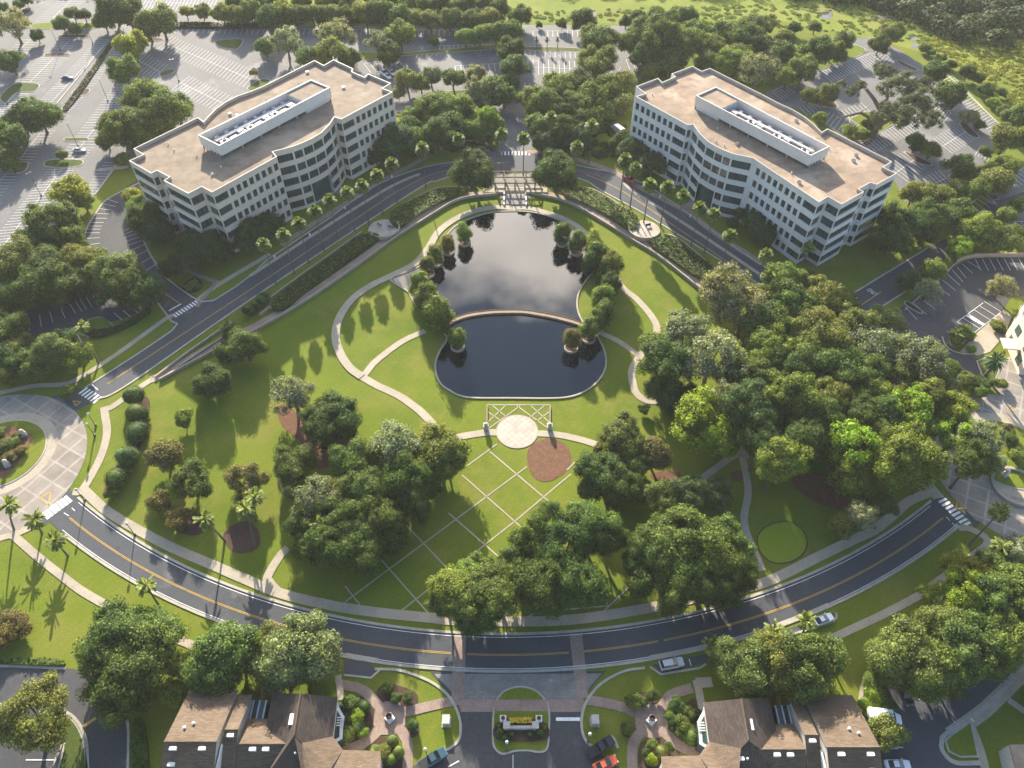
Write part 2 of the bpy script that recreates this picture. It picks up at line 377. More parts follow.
marks(ring_road, 'white_paint', 'crosswalk', lambda mb: (zebra(mb, (44, 517), (70, 498), 7, 2.6, .75), zebra(mb, (941, 499), (968, 526), 8, 2.4, .6)))
marks(terrace_road, 'white_paint', 'crosswalk', lambda mb: (zebra(mb, (82, 390), (99, 401), 6, 2.6, .6), zebra(mb, (500, 153.5), (531, 153.5), 9, 2.4, .55)))
def dashes(mb):
    for pts in (((69, 516), (64, 513)), ((75, 511), (72, 508)), ((946, 517), (950, 521)), ((952, 523), (956, 527))): strip(mb, pts, .18, Z_MARK, n=1)
marks(ring_road, 'white_paint', 'stop_dash', dashes)
marks(terrace_road, 'white_paint', 'stop_dash', lambda mb: strip(mb, [(92, 384.5), (98, 390)], .25, Z_MARK, n=1))
def tri_mark(mb):
    for a, b, c in (((81, 402), (76, 406), (73, 401)), ((51, 492), (40, 498), (49, 505)), ((957, 500), (967, 508), (956, 509)), ((1012, 405), (1006, 409), (1016, 411))):
        p = [at(*q).xy for q in (a, b, c, a)]
        for i in range(3): ribbon(mb, [p[i], p[i+1]], .3, Z_MARK+.01)
marks(ring_road, 'yellow_paint', 'yield_triangle', tri_mark)
def stop_bars(mb):
    mb.flat(W([(556, 717.5), (580, 717.5), (580, 721), (556, 721)]), Z_MARK); strip(mb, [(448, 767), (459, 761)], .2, Z_MARK, n=1)
    strip(mb, [(513, 755), (513, 790)], .12, Z_MARK, n=1)
marks(forecourt, 'white_paint', 'stop_bar', stop_bars)
marks(lotC, 'white_paint', 'crosswalk', lambda mb: (zebra(mb, (173.5, 316.5), (198, 301.5), 9, 1.9, .5, Z_MARK), strip(mb, [(169, 311), (181, 304)], .4, Z_MARK, n=1)))
marks(lotC, 'yellow_paint', 'centre_line', lambda mb: strip(mb, [(164, 293), (179, 303)], .2, Z_MARK, n=1))
marks(lotJ, 'yellow_paint', 'speed_bump_line', lambda mb: strip(mb, [(83, 727), (96, 718)], .6, Z_MARK, n=1))
def drive_marks(mb):
    strip(mb, [(857, 308), (881, 292)], .25, Z_MARK, n=1)
marks(east_drive, 'yellow_paint', 'centre_line', drive_marks)
def drive_white(mb):
    # a turn arrow and the ONLY lettering, worn, as seen from the air
    A = at(856, 302).xy; d = (at(873, 290.5).xy-A).normalized(); n = Vector((-d.y, d.x))
    ribbon(mb, [A-d*1.2, A+d*.8], .3, Z_MARK); ribbon(mb, [A+d*.7, A+d*1.0+n*.9], .3, Z_MARK); mb.flat([A+d*1.0+n*1.7, A+d*.2+n*.8, A+d*1.8+n*.8], Z_MARK)
marks(east_drive, 'white_paint', 'turn_arrow', drive_white)
def only_text():
    cu = bpy.data.curves.new('lettering', 'FONT'); cu.body = 'ONLY'; cu.size = 1.9; cu.align_x = 'CENTER'
    o = bpy.data.objects.new('lettering', cu); COL.objects.link(o)
    me = bpy.data.meshes.new_from_object(o); bpy.data.objects.remove(o)
    me.materials.append(MATS['white_paint']); o = link('lettering', me, east_drive)
    A = at(873, 291.5, Z_MARK); B = at(890, 280, Z_MARK); d = (B-A).xy.normalized(); A = A-Vector((d.x, d.y, 0))*1.1; o.scale = (.62, 1.25, 1); o.location = (A.x, A.y, Z_MARK); o.rotation_euler = (0, 0, math.atan2(d.y, d.x)-PI/2)
only_text()
# stall lines: rows given by a back line and the direction and length of a stall
def stalls(mb, a, b, n, sdir, both=0, spine=1):
    """n lines between a and b (pixels); sdir = pixel end of the first line; both = also to the other side"""
    A, B = at(*a).xy, at(*b).xy; s = at(*sdir).xy-A
    for i in range(n+1):
        p = A+(B-A)*i/n; ribbon(mb, [p-s if both else p, p+s], .14, Z_MARK)
    if spine: ribbon(mb, [A, B], .14, Z_MARK+.004)
def west(mb):
    stalls(mb, (54, 58), (28, 84), 13, (68, 58.5), 1); stalls(mb, (70, 40), (62, 49), 5, (80, 40), 1)
    stalls(mb, (74, -2), (50, 21), 12, (88, -2), 1); stalls(mb, (40, -4), (33, 3), 4, (52, -4), 1)
    stalls(mb, (109, 40), (50, 104), 32, (97, 40), 0)
    stalls(mb, (115, 46), (82, 86), 18, (126, 46), 0); stalls(mb, (73, 96), (58, 112), 8, (85, 96), 0)
    stalls(mb, (124, 88), (72, 159), 27, (112, 88), 1); stalls(mb, (62, 169), (4, 245), 27, (48, 170), 1)
    stalls(mb, (42, 131), (17, 163), 11, (55, 131), 0); stalls(mb, (6, 174), (-20, 205), 10, (20, 174), 0)
    stalls(mb, (16, 94), (-6, 116), 11, (30, 94), 1); stalls(mb, (30, 40), (15, 55), 6, (40, 40), 1)
    stalls(mb, (117, 163), (95, 194), 11, (104, 163), 0)
    stalls(mb, (165, 43), (250, 79), 27, (157, 50), 1); stalls(mb, (181, 83), (224, 104), 14, (190, 76), 1); stalls(mb, (139, 61), (160, 72), 7, (147, 54), 1)
    stalls(mb, (178, 27), (270, 29), 17, (175, 33), 0); stalls(mb, (145, 2), (215, 4), 20, (150, -6), 1)
marks(lotA, 'faded_paint', 'stall_lines', west)
def front(mb):
    p = cat_path([(107, 199), (97, 212), (89, 224), (85, 233), (85, 250)], n=8); q = cat_path([(118, 203), (111, 213), (103, 224), (100, 233), (100, 247)], n=8)
    for i in range(0, len(p), 3): ribbon(mb, [p[i], q[i]], .14, Z_MARK)
    p = cat_path([(130, 228), (139, 236), (146, 246), (158, 263)], n=8); q = cat_path([(124, 231), (126, 240), (133, 252), (146, 271)], n=8)
    for i in range(0, len(p), 3): ribbon(mb, [p[i], q[i]], .14, Z_MARK)
    p = cat_path([(29, 318), (50, 312), (70, 304), (80, 299), (93, 296)], n=4); q = cat_path([(30, 331), (53, 323), (76, 314), (87, 310), (98, 305)], n=4)
    for i in range(0, len(p), 2): ribbon(mb, [p[i], q[i]], .14, Z_MARK)
    stalls(mb, (66, 335), (35, 346), 4, (70, 342), 0, 0); stalls(mb, (114, 313), (132, 308), 2, (122, 320), 0, 0)
marks(lotC, 'faded_paint', 'stall_lines', front)
def north(mb):
    stalls(mb, (300, 29), (455, 30), 30, (298, 35), 0); stalls(mb, (440, 46), (500, 44), 13, (439, 53), 0); stalls(mb, (420, 51), (440, 49), 4, (416, 58), 0)
    stalls(mb, (364, 64), (396, 58), 6, (371, 73), 0); stalls(mb, (455, 66), (505, 63), 9, (456, 74), 0)
    stalls(mb, (533, 31), (592, 31), 12, (533, 37), 0); stalls(mb, (530, 50), (580, 53), 10, (530, 56), 0); stalls(mb, (528, 67), (575, 69), 9, (528, 75), 1, 1)
    stalls(mb, (520, 82), (545, 85), 5, (519, 89), 0, 0); stalls(mb, (597, 73), (616, 76), 3, (592, 82), 1); stalls(mb, (626, 60), (650, 64), 4, (630, 70), 0)
marks(lotD, 'faded_paint', 'stall_lines', north)
def east(mb):
    stalls(mb, (820, 72), (872, 53), 20, (832, 82), 0); stalls(mb, (772, 92), (785, 86), 5, (782, 100), 0); stalls(mb, (800, 108), (826, 96), 8, (808, 116), 0, 0)
    stalls(mb, (850, 122), (830, 112), 5, (842, 133), 0, 0); stalls(mb, (862, 143), (916, 115), 20, (874, 154), 0)
    stalls(mb, (943, 146), (967, 131), 10, (953, 154), 1); stalls(mb, (896, 173), (914, 160), 7, (908, 182), 1); stalls(mb, (938, 106), (951, 113), 5, (929, 117), 0)
    stalls(mb, (949, 72), (1000, 126), 24, (938, 77), 0); stalls(mb, (981, 146), (993, 152), 4, (975, 155), 0); stalls(mb, (930, 186), (946, 178), 5, (938, 194), 1)
    stalls(mb, (838, 112), (860, 102), 7, (848, 122), 0, 0); stalls(mb, (880, 52), (895, 60), 5, (874, 58), 0)
marks(lotE, 'faded_paint', 'stall_lines', east)
marks(lotF, 'faded_paint', 'stall_lines', lambda mb: (stalls(mb, (1007, 178), (1040, 158), 10, (1019, 187)), stalls(mb, (966, 207), (981, 196), 4, (978, 216)), stalls(mb, (1014, 222), (1040, 221), 4, (1022, 232))))
def southeast(mb):
    p = cat_path([(905, 307), (920, 298), (936, 286), (947, 274), (957, 267), (967, 261)], n=4); q = cat_path([(917, 320), (935, 309), (950, 296), (960, 286), (966, 278), (980, 269)], n=4)
    for i in range(0, len(p), 2): ribbon(mb, [p[i], q[i]], .14, Z_MARK)
    stalls(mb, (975, 259), (1040, 258), 9, (981, 271), 0, 0)
    stalls(mb, (974, 333), (1001, 312), 5, (957, 322), 0); strip(mb, [(984, 325), (966, 315)], 1.2, Z_MARK, n=1); strip(mb, [(957, 322), (983, 303)], .17, Z_MARK, n=1)
    stalls(mb, (960, 340), (972, 334), 3, (947, 331), 0, 0)
marks(lotH, 'faded_paint', 'stall_lines', southeast)
marks(lotJ, 'faded_paint', 'stall_lines', lambda mb: strip(mb, [(26, 760), (55, 760)], .2, Z_MARK, n=1))
marks(lotI, 'faded_paint', 'stall_lines', lambda mb: (strip(mb, [(896, 747.5), (903, 747.5)], .2, Z_MARK, n=1), strip(mb, [(905, 697), (909, 706)], .2, Z_MARK, n=1), strip(mb, [(913, 692), (919, 700)], .2, Z_MARK, n=1)))
def covers(mb):
    for x, y in ((150, 562), (320, 628), (410, 640), (540, 645), (640, 636), (760, 604), (860, 560), (118, 548)): mb.flat(disc(at(x, y).xy, .42, 16), Z_MARK-.02)
    for a, b in (((236, 598), (252, 606)), ((560, 664), (566, 648)), ((700, 622), (716, 618)), ((880, 552), (893, 541))): strip(mb, [a, b], 1.3, Z_MARK-.025, n=1)
marks(ring_road, 'lot_dark', 'manhole_covers', covers)
def lane_bays(mb):
    strip(mb, [(689, 659), (691, 666)], .18, Z_MARK, n=1)
marks(ring_road, 'white_paint', 'bay_line', lane_bays)

# kerbs
mb = MB()
ribbon(mb, arc(r_in, 72, 502, 940, 508), .55, 0, 0, .15); ribbon(mb, arc(r_out, 64, 535, 962, 529), .55, 0, 0, .15)
strip(mb, [(96, 400), (130, 383.5), (256, 296), (413.5, 191.8), (437, 181), (462, 174.5), (500, 173.5)], .5, 0, h=.15)
strip(mb, [(530, 173.5), (557, 174.5), (584.5, 180.5), (602, 191), (650, 217.5), (764.5, 288), (830, 330)], .5, 0, h=.15)
strip(mb, [(85, 388), (172, 331), (171, 321), (158, 303)], .45, 0, n=2, h=.15)
strip(mb, [(165, 277), (192, 297), (214, 300.5), (256, 271.5), (268, 259.5), (330, 218), (373, 187), (412, 171), (440, 164), (456, 162), (484, 153)], .45, 0, n=2, h=.15)
strip(mb, [(548, 153.5), (574, 164.5), (620, 174.5), (652, 189), (700, 222), (765, 267), (850, 312)], .45, 0, h=.15)
strip(mb, [(375, 669), (400, 670.5), (425, 679), (440, 688), (450, 698), (457, 711), (460.5, 725), (459, 739), (450, 748), (425, 762)], .5, 0, h=.15)
strip(mb, [(645, 668), (625, 671), (605, 681), (593, 692), (584.5, 706), (581.5, 722), (584, 737), (592, 746), (603, 742), (612, 737), (618, 748)], .5, 0, h=.15)
strip(mb, [(344, 675), (371, 678), (382, 668)], .4, 0, n=1, h=.13); strip(mb, [(650, 667), (661, 674.5), (700, 668), (706, 664)], .4, 0, n=1, h=.13); strip(mb, [(772, 640), (800, 632), (833, 622), (836, 613)], .4, 0, n=2, h=.13)
strip(mb, [(1060, 633), (1024, 668), (985, 707), (947, 733), (941.5, 742), (943, 752), (955, 762.5), (980, 763)], .8, 0, h=.15)
strip(mb, [(57, 711.5), (65, 712), (75, 719), (83, 732), (87, 748), (88, 800)], .6, 0, h=.15); strip(mb, [(127, 800), (128.5, 730), (124, 718)], .45, 0, h=.15)
strip(mb, [(45, 742.5), (63, 743), (52, 768)], .4, 0, n=1, h=.15); strip(mb, [(-60, 666), (0, 666), (66, 668.5)], .5, 0, h=.15); strip(mb, [(0, 704), (6, 708), (6, 716), (0, 722)], .5, 0, h=.15)
strip(mb, [(117, 165), (95.5, 194.5)], .35, 0, h=.15); strip(mb, [(141, 182), (108, 199), (97, 212), (88, 226), (84, 238)], .5, 0, h=.15); strip(mb, [(142, 236), (150, 254), (165, 277)], .6, 0, h=.15)
strip(mb, [(75, 330), (82, 343)], .4, 0, h=.15); strip(mb, [(88, 323), (101, 318), (106, 320), (112, 327)], .4, 0, n=3, h=.15)
strip(mb, [(852, 294), (915.5, 255.5), (928, 247.5)], .5, 0, n=2, h=.15); strip(mb, [(872, 313), (905.5, 291.5)], .5, 0, h=.15)
strip(mb, [(905, 310), (930, 287), (948, 271), (957, 263), (975, 257.5), (1040, 257)], .4, 0, n=3, h=.15)
strip(mb, [(942, 337), (946, 346), (955, 352), (970, 354.5), (976, 353)], .4, 0, h=.15)
strip(mb, [(850, 123), (849, 117), (868, 107)], .3, 0, n=1, h=.15); strip(mb, [(850, 128), (857, 124)], .3, 0, n=1, h=.15); strip(mb, [(942, 70), (1001, 126)], .6, 0, h=.15); strip(mb, [(772, 92), (800, 77), (868, 51)], .35, 0, n=2, h=.15)
strip(mb, [(109, 40), (56, 105)], .5, 0, n=1, h=.2); strip(mb, [(115, 46), (62, 110)], .5, 0, n=1, h=.2)
strip(mb, [(179, 27), (262, 28)], .4, 0, h=.15)
structure('kerbs', mb, 'kerb_concrete')
# planted islands in the car parks, kerbed
def island(pts, mat='grass', k=4, sm=True):
    p = smooth(W(pts), True, k) if sm else W(pts)
    ar = sum(p[i].x*p[(i+1) % len(p)].y-p[(i+1) % len(p)].x*p[i].y for i in range(len(p)))
    q = offset(p, -.35 if ar > 0 else .35, True)
    mb = MB(); mb.prism(p, 0, .15); o = structure('planted_island', mb, 'kerb_concrete')
    mb = MB(); mb.prism(q, 0, .18); structure('island_bed', mb, mat, o)
for pts, mat in (([(0, 97), (15, 84), (39, 84), (34, 92), (17, 93), (6, 103)], 'rough_grass'), ([(47, 53.5), (69, 53.5), (67, 56.5), (46, 56.5)], 'dark_mulch'), ([(76, 89), (90, 89), (86, 95), (72, 95)], 'dark_mulch'),
        ([(49, 160), (82, 160), (77, 167), (46, 167)], 'rough_grass'), ([(66, 138), (88, 138), (86, 141), (66, 141.5)], 'rough_grass'), ([(17, 163), (29, 163), (24, 172), (12, 172)], 'rough_grass'),
        ([(38, 23), (92, 23), (93, 29), (36, 29)], 'grass'), ([(60, 35), (88, 35), (86, 38), (60, 38)], 'dark_mulch'), ([(160, 73), (172, 69), (175, 72), (162, 77)], 'rough_grass'), ([(215, 41), (240, 39), (243, 42), (238, 49), (228, 49), (218, 46)], 'rough_grass'),
        ([(247, 88), (262, 79), (271, 82), (255, 91)], 'rough_grass'), ([(99, 169), (126, 166), (125, 168.5), (99, 171)], 'concrete'), ([(178, 22), (216, 22), (217, 25), (178, 25)], 'grass'), ([(128, 38), (160, 38), (160, 41), (128, 42)], 'dark_mulch'),
        ([(13, 53), (27, 53), (22, 60), (5, 64)], 'rough_grass'), ([(18, 10), (32, 10), (24, 16), (16, 16)], 'dark_mulch'),
        ([(361, 52), (404, 53), (495, 45), (495, 49), (404, 56), (362, 60)], 'grass'), ([(525, 47), (576, 48), (577, 52), (526, 50)], 'rough_grass'), ([(440, 92), (470, 90), (470, 95), (440, 97)], 'rough_grass'), ([(395, 112), (423, 112), (423, 115), (396, 116)], 'rough_grass'),
        ([(959, 123), (965, 123), (979, 136), (976, 138), (966, 133)], 'dark_mulch'), ([(904, 152), (910, 153), (931, 163), (929, 166), (915, 162)], 'dark_mulch'), ([(936, 104), (948, 104), (954, 109), (950, 111), (940, 108)], 'dark_mulch'), ([(948, 176), (956, 174), (968, 179), (962, 182), (952, 180)], 'dark_mulch'),
        ([(986, 194), (996, 195), (999, 199), (993, 200)], 'dark_mulch'), ([(897, 60), (917, 69), (914, 71), (899, 64)], 'dark_mulch'), ([(907, 301), (922, 311), (920, 314), (905, 305)], 'dark_mulch'),
        ([(843, 44), (866, 52), (818, 71), (800, 73), (815, 58)], 'grass'), ([(968, 172), (980, 166), (996, 160), (1010, 165), (1000, 178), (985, 190), (972, 190)], 'grass'), ([(800, 100), (815, 92), (830, 98), (838, 108), (820, 106)], 'dark_mulch')):
    island(pts, mat)
island([(849, 119), (866, 111), (890, 118), (905, 118), (866, 141), (852, 142), (845, 135), (858, 125)], 'grass', 1, False)
island([(89, 320), (100, 317), (106, 319), (114, 328), (96, 336), (84, 336), (78, 331)], 'grass')
island([(520, 686), (505, 690), (496, 700), (492.5, 715), (492, 740), (495, 750), (503, 755), (515, 752), (528, 751.5), (537, 753), (545, 752), (549, 745), (550, 730), (550, 712), (546, 700), (535, 689.5)], 'grass', 4)
mb = MB(); mb.flat(W([(494.5, 700), (546.5, 700), (548.5, 711.5), (494, 711.5)]), .2); structure('island_brick_band', mb, 'brick_paving')
island([(58, 713), (66, 714), (75, 721), (82, 733), (86, 750), (87, 790), (54, 790), (64, 744), (45, 741), (35, 728)], 'rough_grass', 2)
island([(944, 740), (952, 733), (971, 720), (979, 757.5), (960, 758), (948, 752)], 'grass', 1, False)
island([(976, 361), (1000, 355), (1003, 352), (999, 372), (990, 385)], 'rough_grass', 2)
island([(950, 338), (960, 330), (971, 335), (960, 346), (952, 347)], 'rough_grass')

# lawns, beds, paved walks
def sidewalk(name, pts, w, mat='concrete', n=6, z=Z_WALK, h=0):
    mb = MB(); strip(mb, pts, w, 0 if h else z, n=n, h=h or 0); return structure(name, mb, mat)
mb = MB()
strip(mb, [(83, 489), (107, 511), (140, 531), (175, 549), (215, 566), (240, 577), (281, 593.5), (331, 605.5), (381, 613), (431, 618), (456, 620.5), (512, 621.5), (562, 620.5), (612, 614.5), (662, 605.5), (700, 597), (762, 583.5), (818, 557), (853, 540), (875, 529.5), (893, 515), (908, 502), (928, 493)], 2.2, Z_WALK)
strip(mb, [(73, 492), (83, 489), (100, 459), (107, 434), (105, 414), (104, 407)], 1.9, Z_WALK+.006)
strip(mb, [(103, 410), (112, 407), (125, 398), (145, 384), (158, 376)], 1.8, Z_WALK+.003)
strip(mb, [(278, 592), (270, 583), (268, 576), (280, 556), (288, 548)], 1.9, Z_WALK+.004, 0)
strip(mb, [(762, 571), (758, 560), (751, 545), (744, 520), (748, 490), (742, 455)], 1.7, Z_WALK+.004)
strip(mb, [(0, 393), (35, 386), (63, 384.5), (81.5, 377), (120, 352), (165, 319.5), (173, 316)], 1.5, Z_WALK)
strip(mb, [(197, 301), (215, 287), (255, 263), (270, 254)], 1.7, Z_WALK)
strip(mb, [(-30, 545), (0, 538), (15, 534.5), (30, 528), (42, 521)], 1.5, Z_WALK); strip(mb, [(13, 535), (37, 556), (62, 576), (82, 591), (110, 607), (140, 623), (175, 638), (200, 648), (225, 655)], 1.7, Z_WALK+.003)
strip(mb, [(800, 655), (833, 638), (880, 616), (918, 596), (940, 580), (973, 556), (988, 541), (970, 529), (958, 528)], 1.6, Z_WALK, n=3); strip(mb, [(986, 541), (1000, 545)], 1.6, Z_WALK+.003)
strip(mb, [(1060, 640), (1024, 672), (985, 710), (950, 735)], 2.6, Z_WALK-.004, n=2); strip(mb, [(969, 722), (980, 750), (990, 790)], 1.6, Z_WALK); strip(mb, [(1008, 700), (1040, 722)], 1.3, Z_WALK)
strip(mb, [(928, 493), (938, 490)], 4, Z_WALK+.006)
structure('sidewalks', mb, 'concrete')
mb = MB()
strip(mb, [(512, 208.5), (499, 207.5), (480, 210), (462, 216), (448, 224), (437, 234), (428, 249), (416, 263), (400, 272), (387, 278), (370, 286.5), (355, 297), (344, 310), (337, 325), (336, 340), (341, 355), (350, 368), (362, 377)], 2.3, Z_WALK, h=.12)
strip(mb, [(512, 208.5), (525, 208), (537, 210), (557, 216), (572, 223), (584, 232), (600, 246), (612, 268), (622, 287), (637, 299.5), (652, 317), (657, 330), (651, 344), (640, 356), (632, 370), (633, 384), (637, 394), (649, 401), (672, 400), (697, 393), (709, 390), (725, 402), (735, 425), (742, 449), (746, 459)], 2.0, Z_WALK)
strip(mb, [(362, 377), (378, 386), (386, 389.5), (400, 396.5), (411, 404), (420, 411), (428, 419), (436, 428)], 2.1, Z_WALK+.004)
strip(mb, [(360, 379), (366, 373), (374, 363), (390, 350), (405, 340), (425, 331)], 1.9, Z_WALK+.008)
strip(mb, [(598, 331), (604, 334.5), (619.5, 342), (637, 354.5), (640, 357)], 1.7, Z_WALK+.004)
strip(mb, [(497, 432.5), (488, 432.5), (476, 434), (456, 438), (430, 448)], 2.0, Z_WALK); strip(mb, [(537, 433.5), (548, 434), (562, 435.5), (580, 439.5), (593, 443.5), (610, 450)], 1.9, Z_WALK)
strip(mb, [(742, 453), (730, 458), (718, 467), (700, 480)], 1.7, Z_WALK+.004)
strip(mb, [(860, 700), (865, 680), (880, 668)], .8, Z_WALK)
structure('garden_paths', mb, 'concrete')
mb = MB()
strip(mb, [(150, 380), (165, 374), (200, 353), (240, 333), (256, 326), (306, 297), (356, 262.5), (391, 237.5), (431, 212), (452, 200), (468.5, 195), (500, 192.5)], 2.6, Z_WALK)
strip(mb, [(530, 192.5), (548, 194.5), (565, 199), (590, 211), (634, 238), (660, 254), (697, 283), (725, 305)], 2.6, Z_WALK)
strip(mb, [(281, 246), (310, 226), (363, 193), (373, 186), (411, 165.5), (435, 152), (448, 147), (470, 146), (490, 150.5)], 2.2, Z_WALK)
mb.flat(W([(343, 195), (352, 190), (338, 186), (330, 192)]), Z_WALK+.003)
strip(mb, [(527, 152), (550, 153), (574, 159), (612, 171), (637, 186), (687, 212), (712, 231), (762, 264)], 2.4, Z_WALK)
mb.flat(W([(676, 208), (692, 216), (706, 204), (694, 199)]), Z_WALK+.003)
strip(mb, [(197, 307), (205, 296), (216, 283), (213, 281), (185, 270)], 1.3, Z_WALK+.008, n=2)
structure('brick_walks', mb, 'brick_paving')
# village walks
mb = MB(); z = Z_WALK
mb.flat(disc(at(390, 718).xy, 3.3, 8, PI/8, 2*PI+PI/8), z); mb.flat(disc(at(651, 721).xy, 3.3, 8, PI/8, 2*PI+PI/8), z+.0)
for pts in ([(338, 684), (362, 689.5), (376, 703), (386, 713)], [(393, 714), (410, 711), (430, 706), (458, 700)], [(394, 722), (404, 735), (408, 750), (406, 800)], [(386, 722), (374, 735), (360, 745), (343, 751)],
            [(640, 715), (625, 708), (605, 703), (587, 700)], [(655, 716), (664, 704), (671, 695), (692, 688)], [(647, 726), (635, 740), (632, 755), (634, 800)], [(656, 725), (668, 736), (680, 746), (700, 755)]):
    strip(mb, pts, 1.9, z+.004, n=4)
structure('village_walks', mb, 'brick_paving')
mb = MB(); strip(mb, [(338, 675), (340, 690), (341, 700)], 1.3, Z_WALK+.01, n=2); strip(mb, [(696, 680), (699, 692), (703, 714)], 1.5, Z_WALK+.01, n=2); strip(mb, [(696, 683), (712, 682)], 2.0, Z_WALK+.014, n=1); structure('village_sidewalk', mb, 'concrete')
mb = MB(); mb.flat(W([(344, 660), (371, 662.5), (376, 672), (371, 677), (344, 674)]), Z_ROAD-.01); mb.flat(W([(652, 665), (700, 655), (712, 652), (706, 663), (662, 673.5)]), Z_ROAD-.01); mb.flat(W([(770, 636), (830, 612), (835, 614), (832, 621), (775, 640)]), Z_ROAD-.01); structure('parking_bay', mb, 'asphalt')
mb = MB(); ribbon(mb, arc(r_out-.35, 344, 662, 376, 668, 10), .9, Z_MARK+.004); ribbon(mb, arc(r_out-.35, 652, 664, 712, 652, 10), .9, Z_MARK+.004); ribbon(mb, arc(r_out-.35, 770, 636, 834, 612, 10), .9, Z_MARK+.004); structure('gutter_band', mb, 'kerb_concrete')
mb = MB(); mb.flat(W([(1003.5, 310), (1012, 316), (1004, 336), (990, 352), (978, 356), (960, 352), (976, 334)]), Z_WALK+.005); structure('court_walk', mb, 'concrete')
# pond
upper = [(512, 211.5), (490, 213), (470, 219), (455, 227), (445, 238), (436, 252), (425, 263), (412, 270.5), (391, 279), (400, 287), (408.5, 292.5), (414, 303), (424, 314), (437, 327), (447, 338), (440, 351), (435.5, 363), (436.5, 375), (441, 384.5), (450, 391), (460, 396), (475, 398.2), (512, 398.4), (545, 398.7), (565, 397.8), (580, 394), (592, 387), (602, 376), (606, 364), (604, 350), (597, 337), (586, 327), (579, 315), (577, 302), (580, 290), (587, 279.5), (596, 268), (598, 255), (590, 243), (575, 230), (557, 219.5), (535, 213)]
pw = smooth(W(upper), True, 5)
mb = MB(); mb.flat(pw, .04); structure('pond_water', mb, 'water')
mb = MB(); ribbon(mb, pw+[pw[0]], .45, 0, 0, .28); structure('pond_edge', mb, 'concrete')
mb = MB(); mb.flat(W([(392, 279), (416, 268), (428, 272), (424, 290), (412, 300), (408.5, 292.5), (400, 287)]), .055); structure('pond_shallows', mb, 'shallow_water')
# mulch beds
for pts, mat in (([(527, 458), (531, 446), (548, 438.5), (565, 444), (571, 457), (567, 470), (553, 480), (540, 481), (531, 473)], 'mulch'), ([(277, 408), (287, 405), (305, 420), (318, 430), (335, 437), (352, 440), (360, 446), (340, 460), (318, 470), (312, 455), (298, 440), (282, 425)], 'mulch'),
        ([(223, 537), (230, 527), (247, 521), (258, 530), (260, 545), (248, 553), (232, 551)], 'dark_mulch'), ([(792, 480), (805, 474), (830, 476), (858, 490), (862, 505), (838, 510), (812, 500), (798, 490)], 'mulch'), ([(650, 475), (664, 471), (680, 473), (676, 480), (660, 482)], 'mulch'), ([(730, 474), (738, 470), (746, 475), (740, 481), (731, 480)], 'mulch'),
        ([(168, 522), (182, 508), (198, 516), (204, 532), (186, 535)], 'dark_mulch'), ([(104, 498), (118, 490), (130, 470), (141, 445), (148, 420), (150, 402), (143, 396), (136, 410), (130, 440), (118, 465), (106, 485)], 'dark_mulch'), ([(377, 690), (390, 684), (415, 692), (417, 704), (405, 710), (392, 706), (380, 700)], 'dark_mulch'),
        ([(345, 700), (350, 695), (368, 699), (376, 712), (372, 728), (358, 742), (344, 742)], 'dark_mulch'), ([(366, 746), (380, 737), (394, 740), (402, 755), (400, 775), (368, 770)], 'dark_mulch'), ([(672, 718), (690, 700), (698, 704), (700, 745), (678, 735), (668, 728)], 'dark_mulch'), ([(640, 745), (655, 738), (672, 742), (680, 755), (660, 775), (640, 770)], 'dark_mulch'),
        ([(626, 698), (634, 693), (655, 692), (660, 700), (640, 710), (628, 710)], 'dark_mulch'), ([(404, 728), (412, 722), (419, 726), (418, 735), (407, 738)], 'dark_mulch'), ([(621, 724), (632, 722), (636, 732), (628, 738), (622, 734)], 'dark_mulch'), ([(0, 430), (15, 428), (33, 437), (24, 455), (12, 472), (0, 478), (-15, 460)], 'mulch'), ([(500, 721), (542, 721), (546, 740), (497, 740)], 'dark_mulch'), ([(870, 690), (880, 680), (892, 695), (884, 712)], 'dark_mulch'), ([(183, 285), (194, 277), (203, 283), (197, 292), (186, 292)], 'dark_mulch'), ([(855, 136), (866, 128), (874, 134), (868, 146)], 'mulch'), ([(278, 470), (296, 478), (300, 500), (280, 492)], 'rough_grass')):
    zz = .055 if 0 <= pts[0][1] and pts[0] not in ((0, 430), (500, 721)) else .29
    mb = MB(); mb.flat(smooth(W(pts), True, 4), zz); structure('planting_bed', mb, mat)
# round plaza, lattice of thin paving strips in the lawn
mb = MB(); pc = Vector((1.3, 114.6)); mb.flat(disc(pc, 5.3, 64), Z_WALK+.012); o = structure('round_plaza', mb, 'circle_pavers')
mb = MB(); ribbon(mb, disc(pc, 5.15, 64, 0, 2*PI*.9999), .3, Z_WALK+.02); mb.flat(disc(pc, .7, 24), Z_WALK+.02); structure('plaza_rim', mb, 'concrete', o)
mb = MB()
for a, b in (((497, 444), (467, 466)), ((527, 466.5), (345, 602)), ((571, 474), (514.5, 521.5)), ((514.5, 521.5), (401, 611)), ((489.7, 451.5), (543, 496.5)), ((462, 475), (530, 535)), ((448.5, 513), (500, 558)), ((406, 525), (445, 566)), ((377, 555), (428.5, 613.5)), ((345, 586), (360, 605)), ((567, 470), (575, 462)), ((543, 496.5), (560, 511)),
             ((545, 606), (528, 617)), ((548, 607), (560, 618)), ((630, 586), (602, 613)), ((562, 610), (608, 606)), ((602, 588), (608, 606)),
             ((488, 422), (505, 406)), ((488, 412), (500, 420)), ((493, 406), (515, 424)), ((488, 429), (520, 406)), ((549, 422), (531, 406)), ((549, 412), (537, 421)), ((544, 406), (522, 424)), ((549, 429), (517, 406)), ((487, 405), (550, 405)), ((487, 405), (487, 430)), ((550, 405), (550, 430))):
    ribbon(mb, [at(*a).xy, at(*b).xy], .32, .06)
structure('lawn_paving_strips', mb, 'concrete')
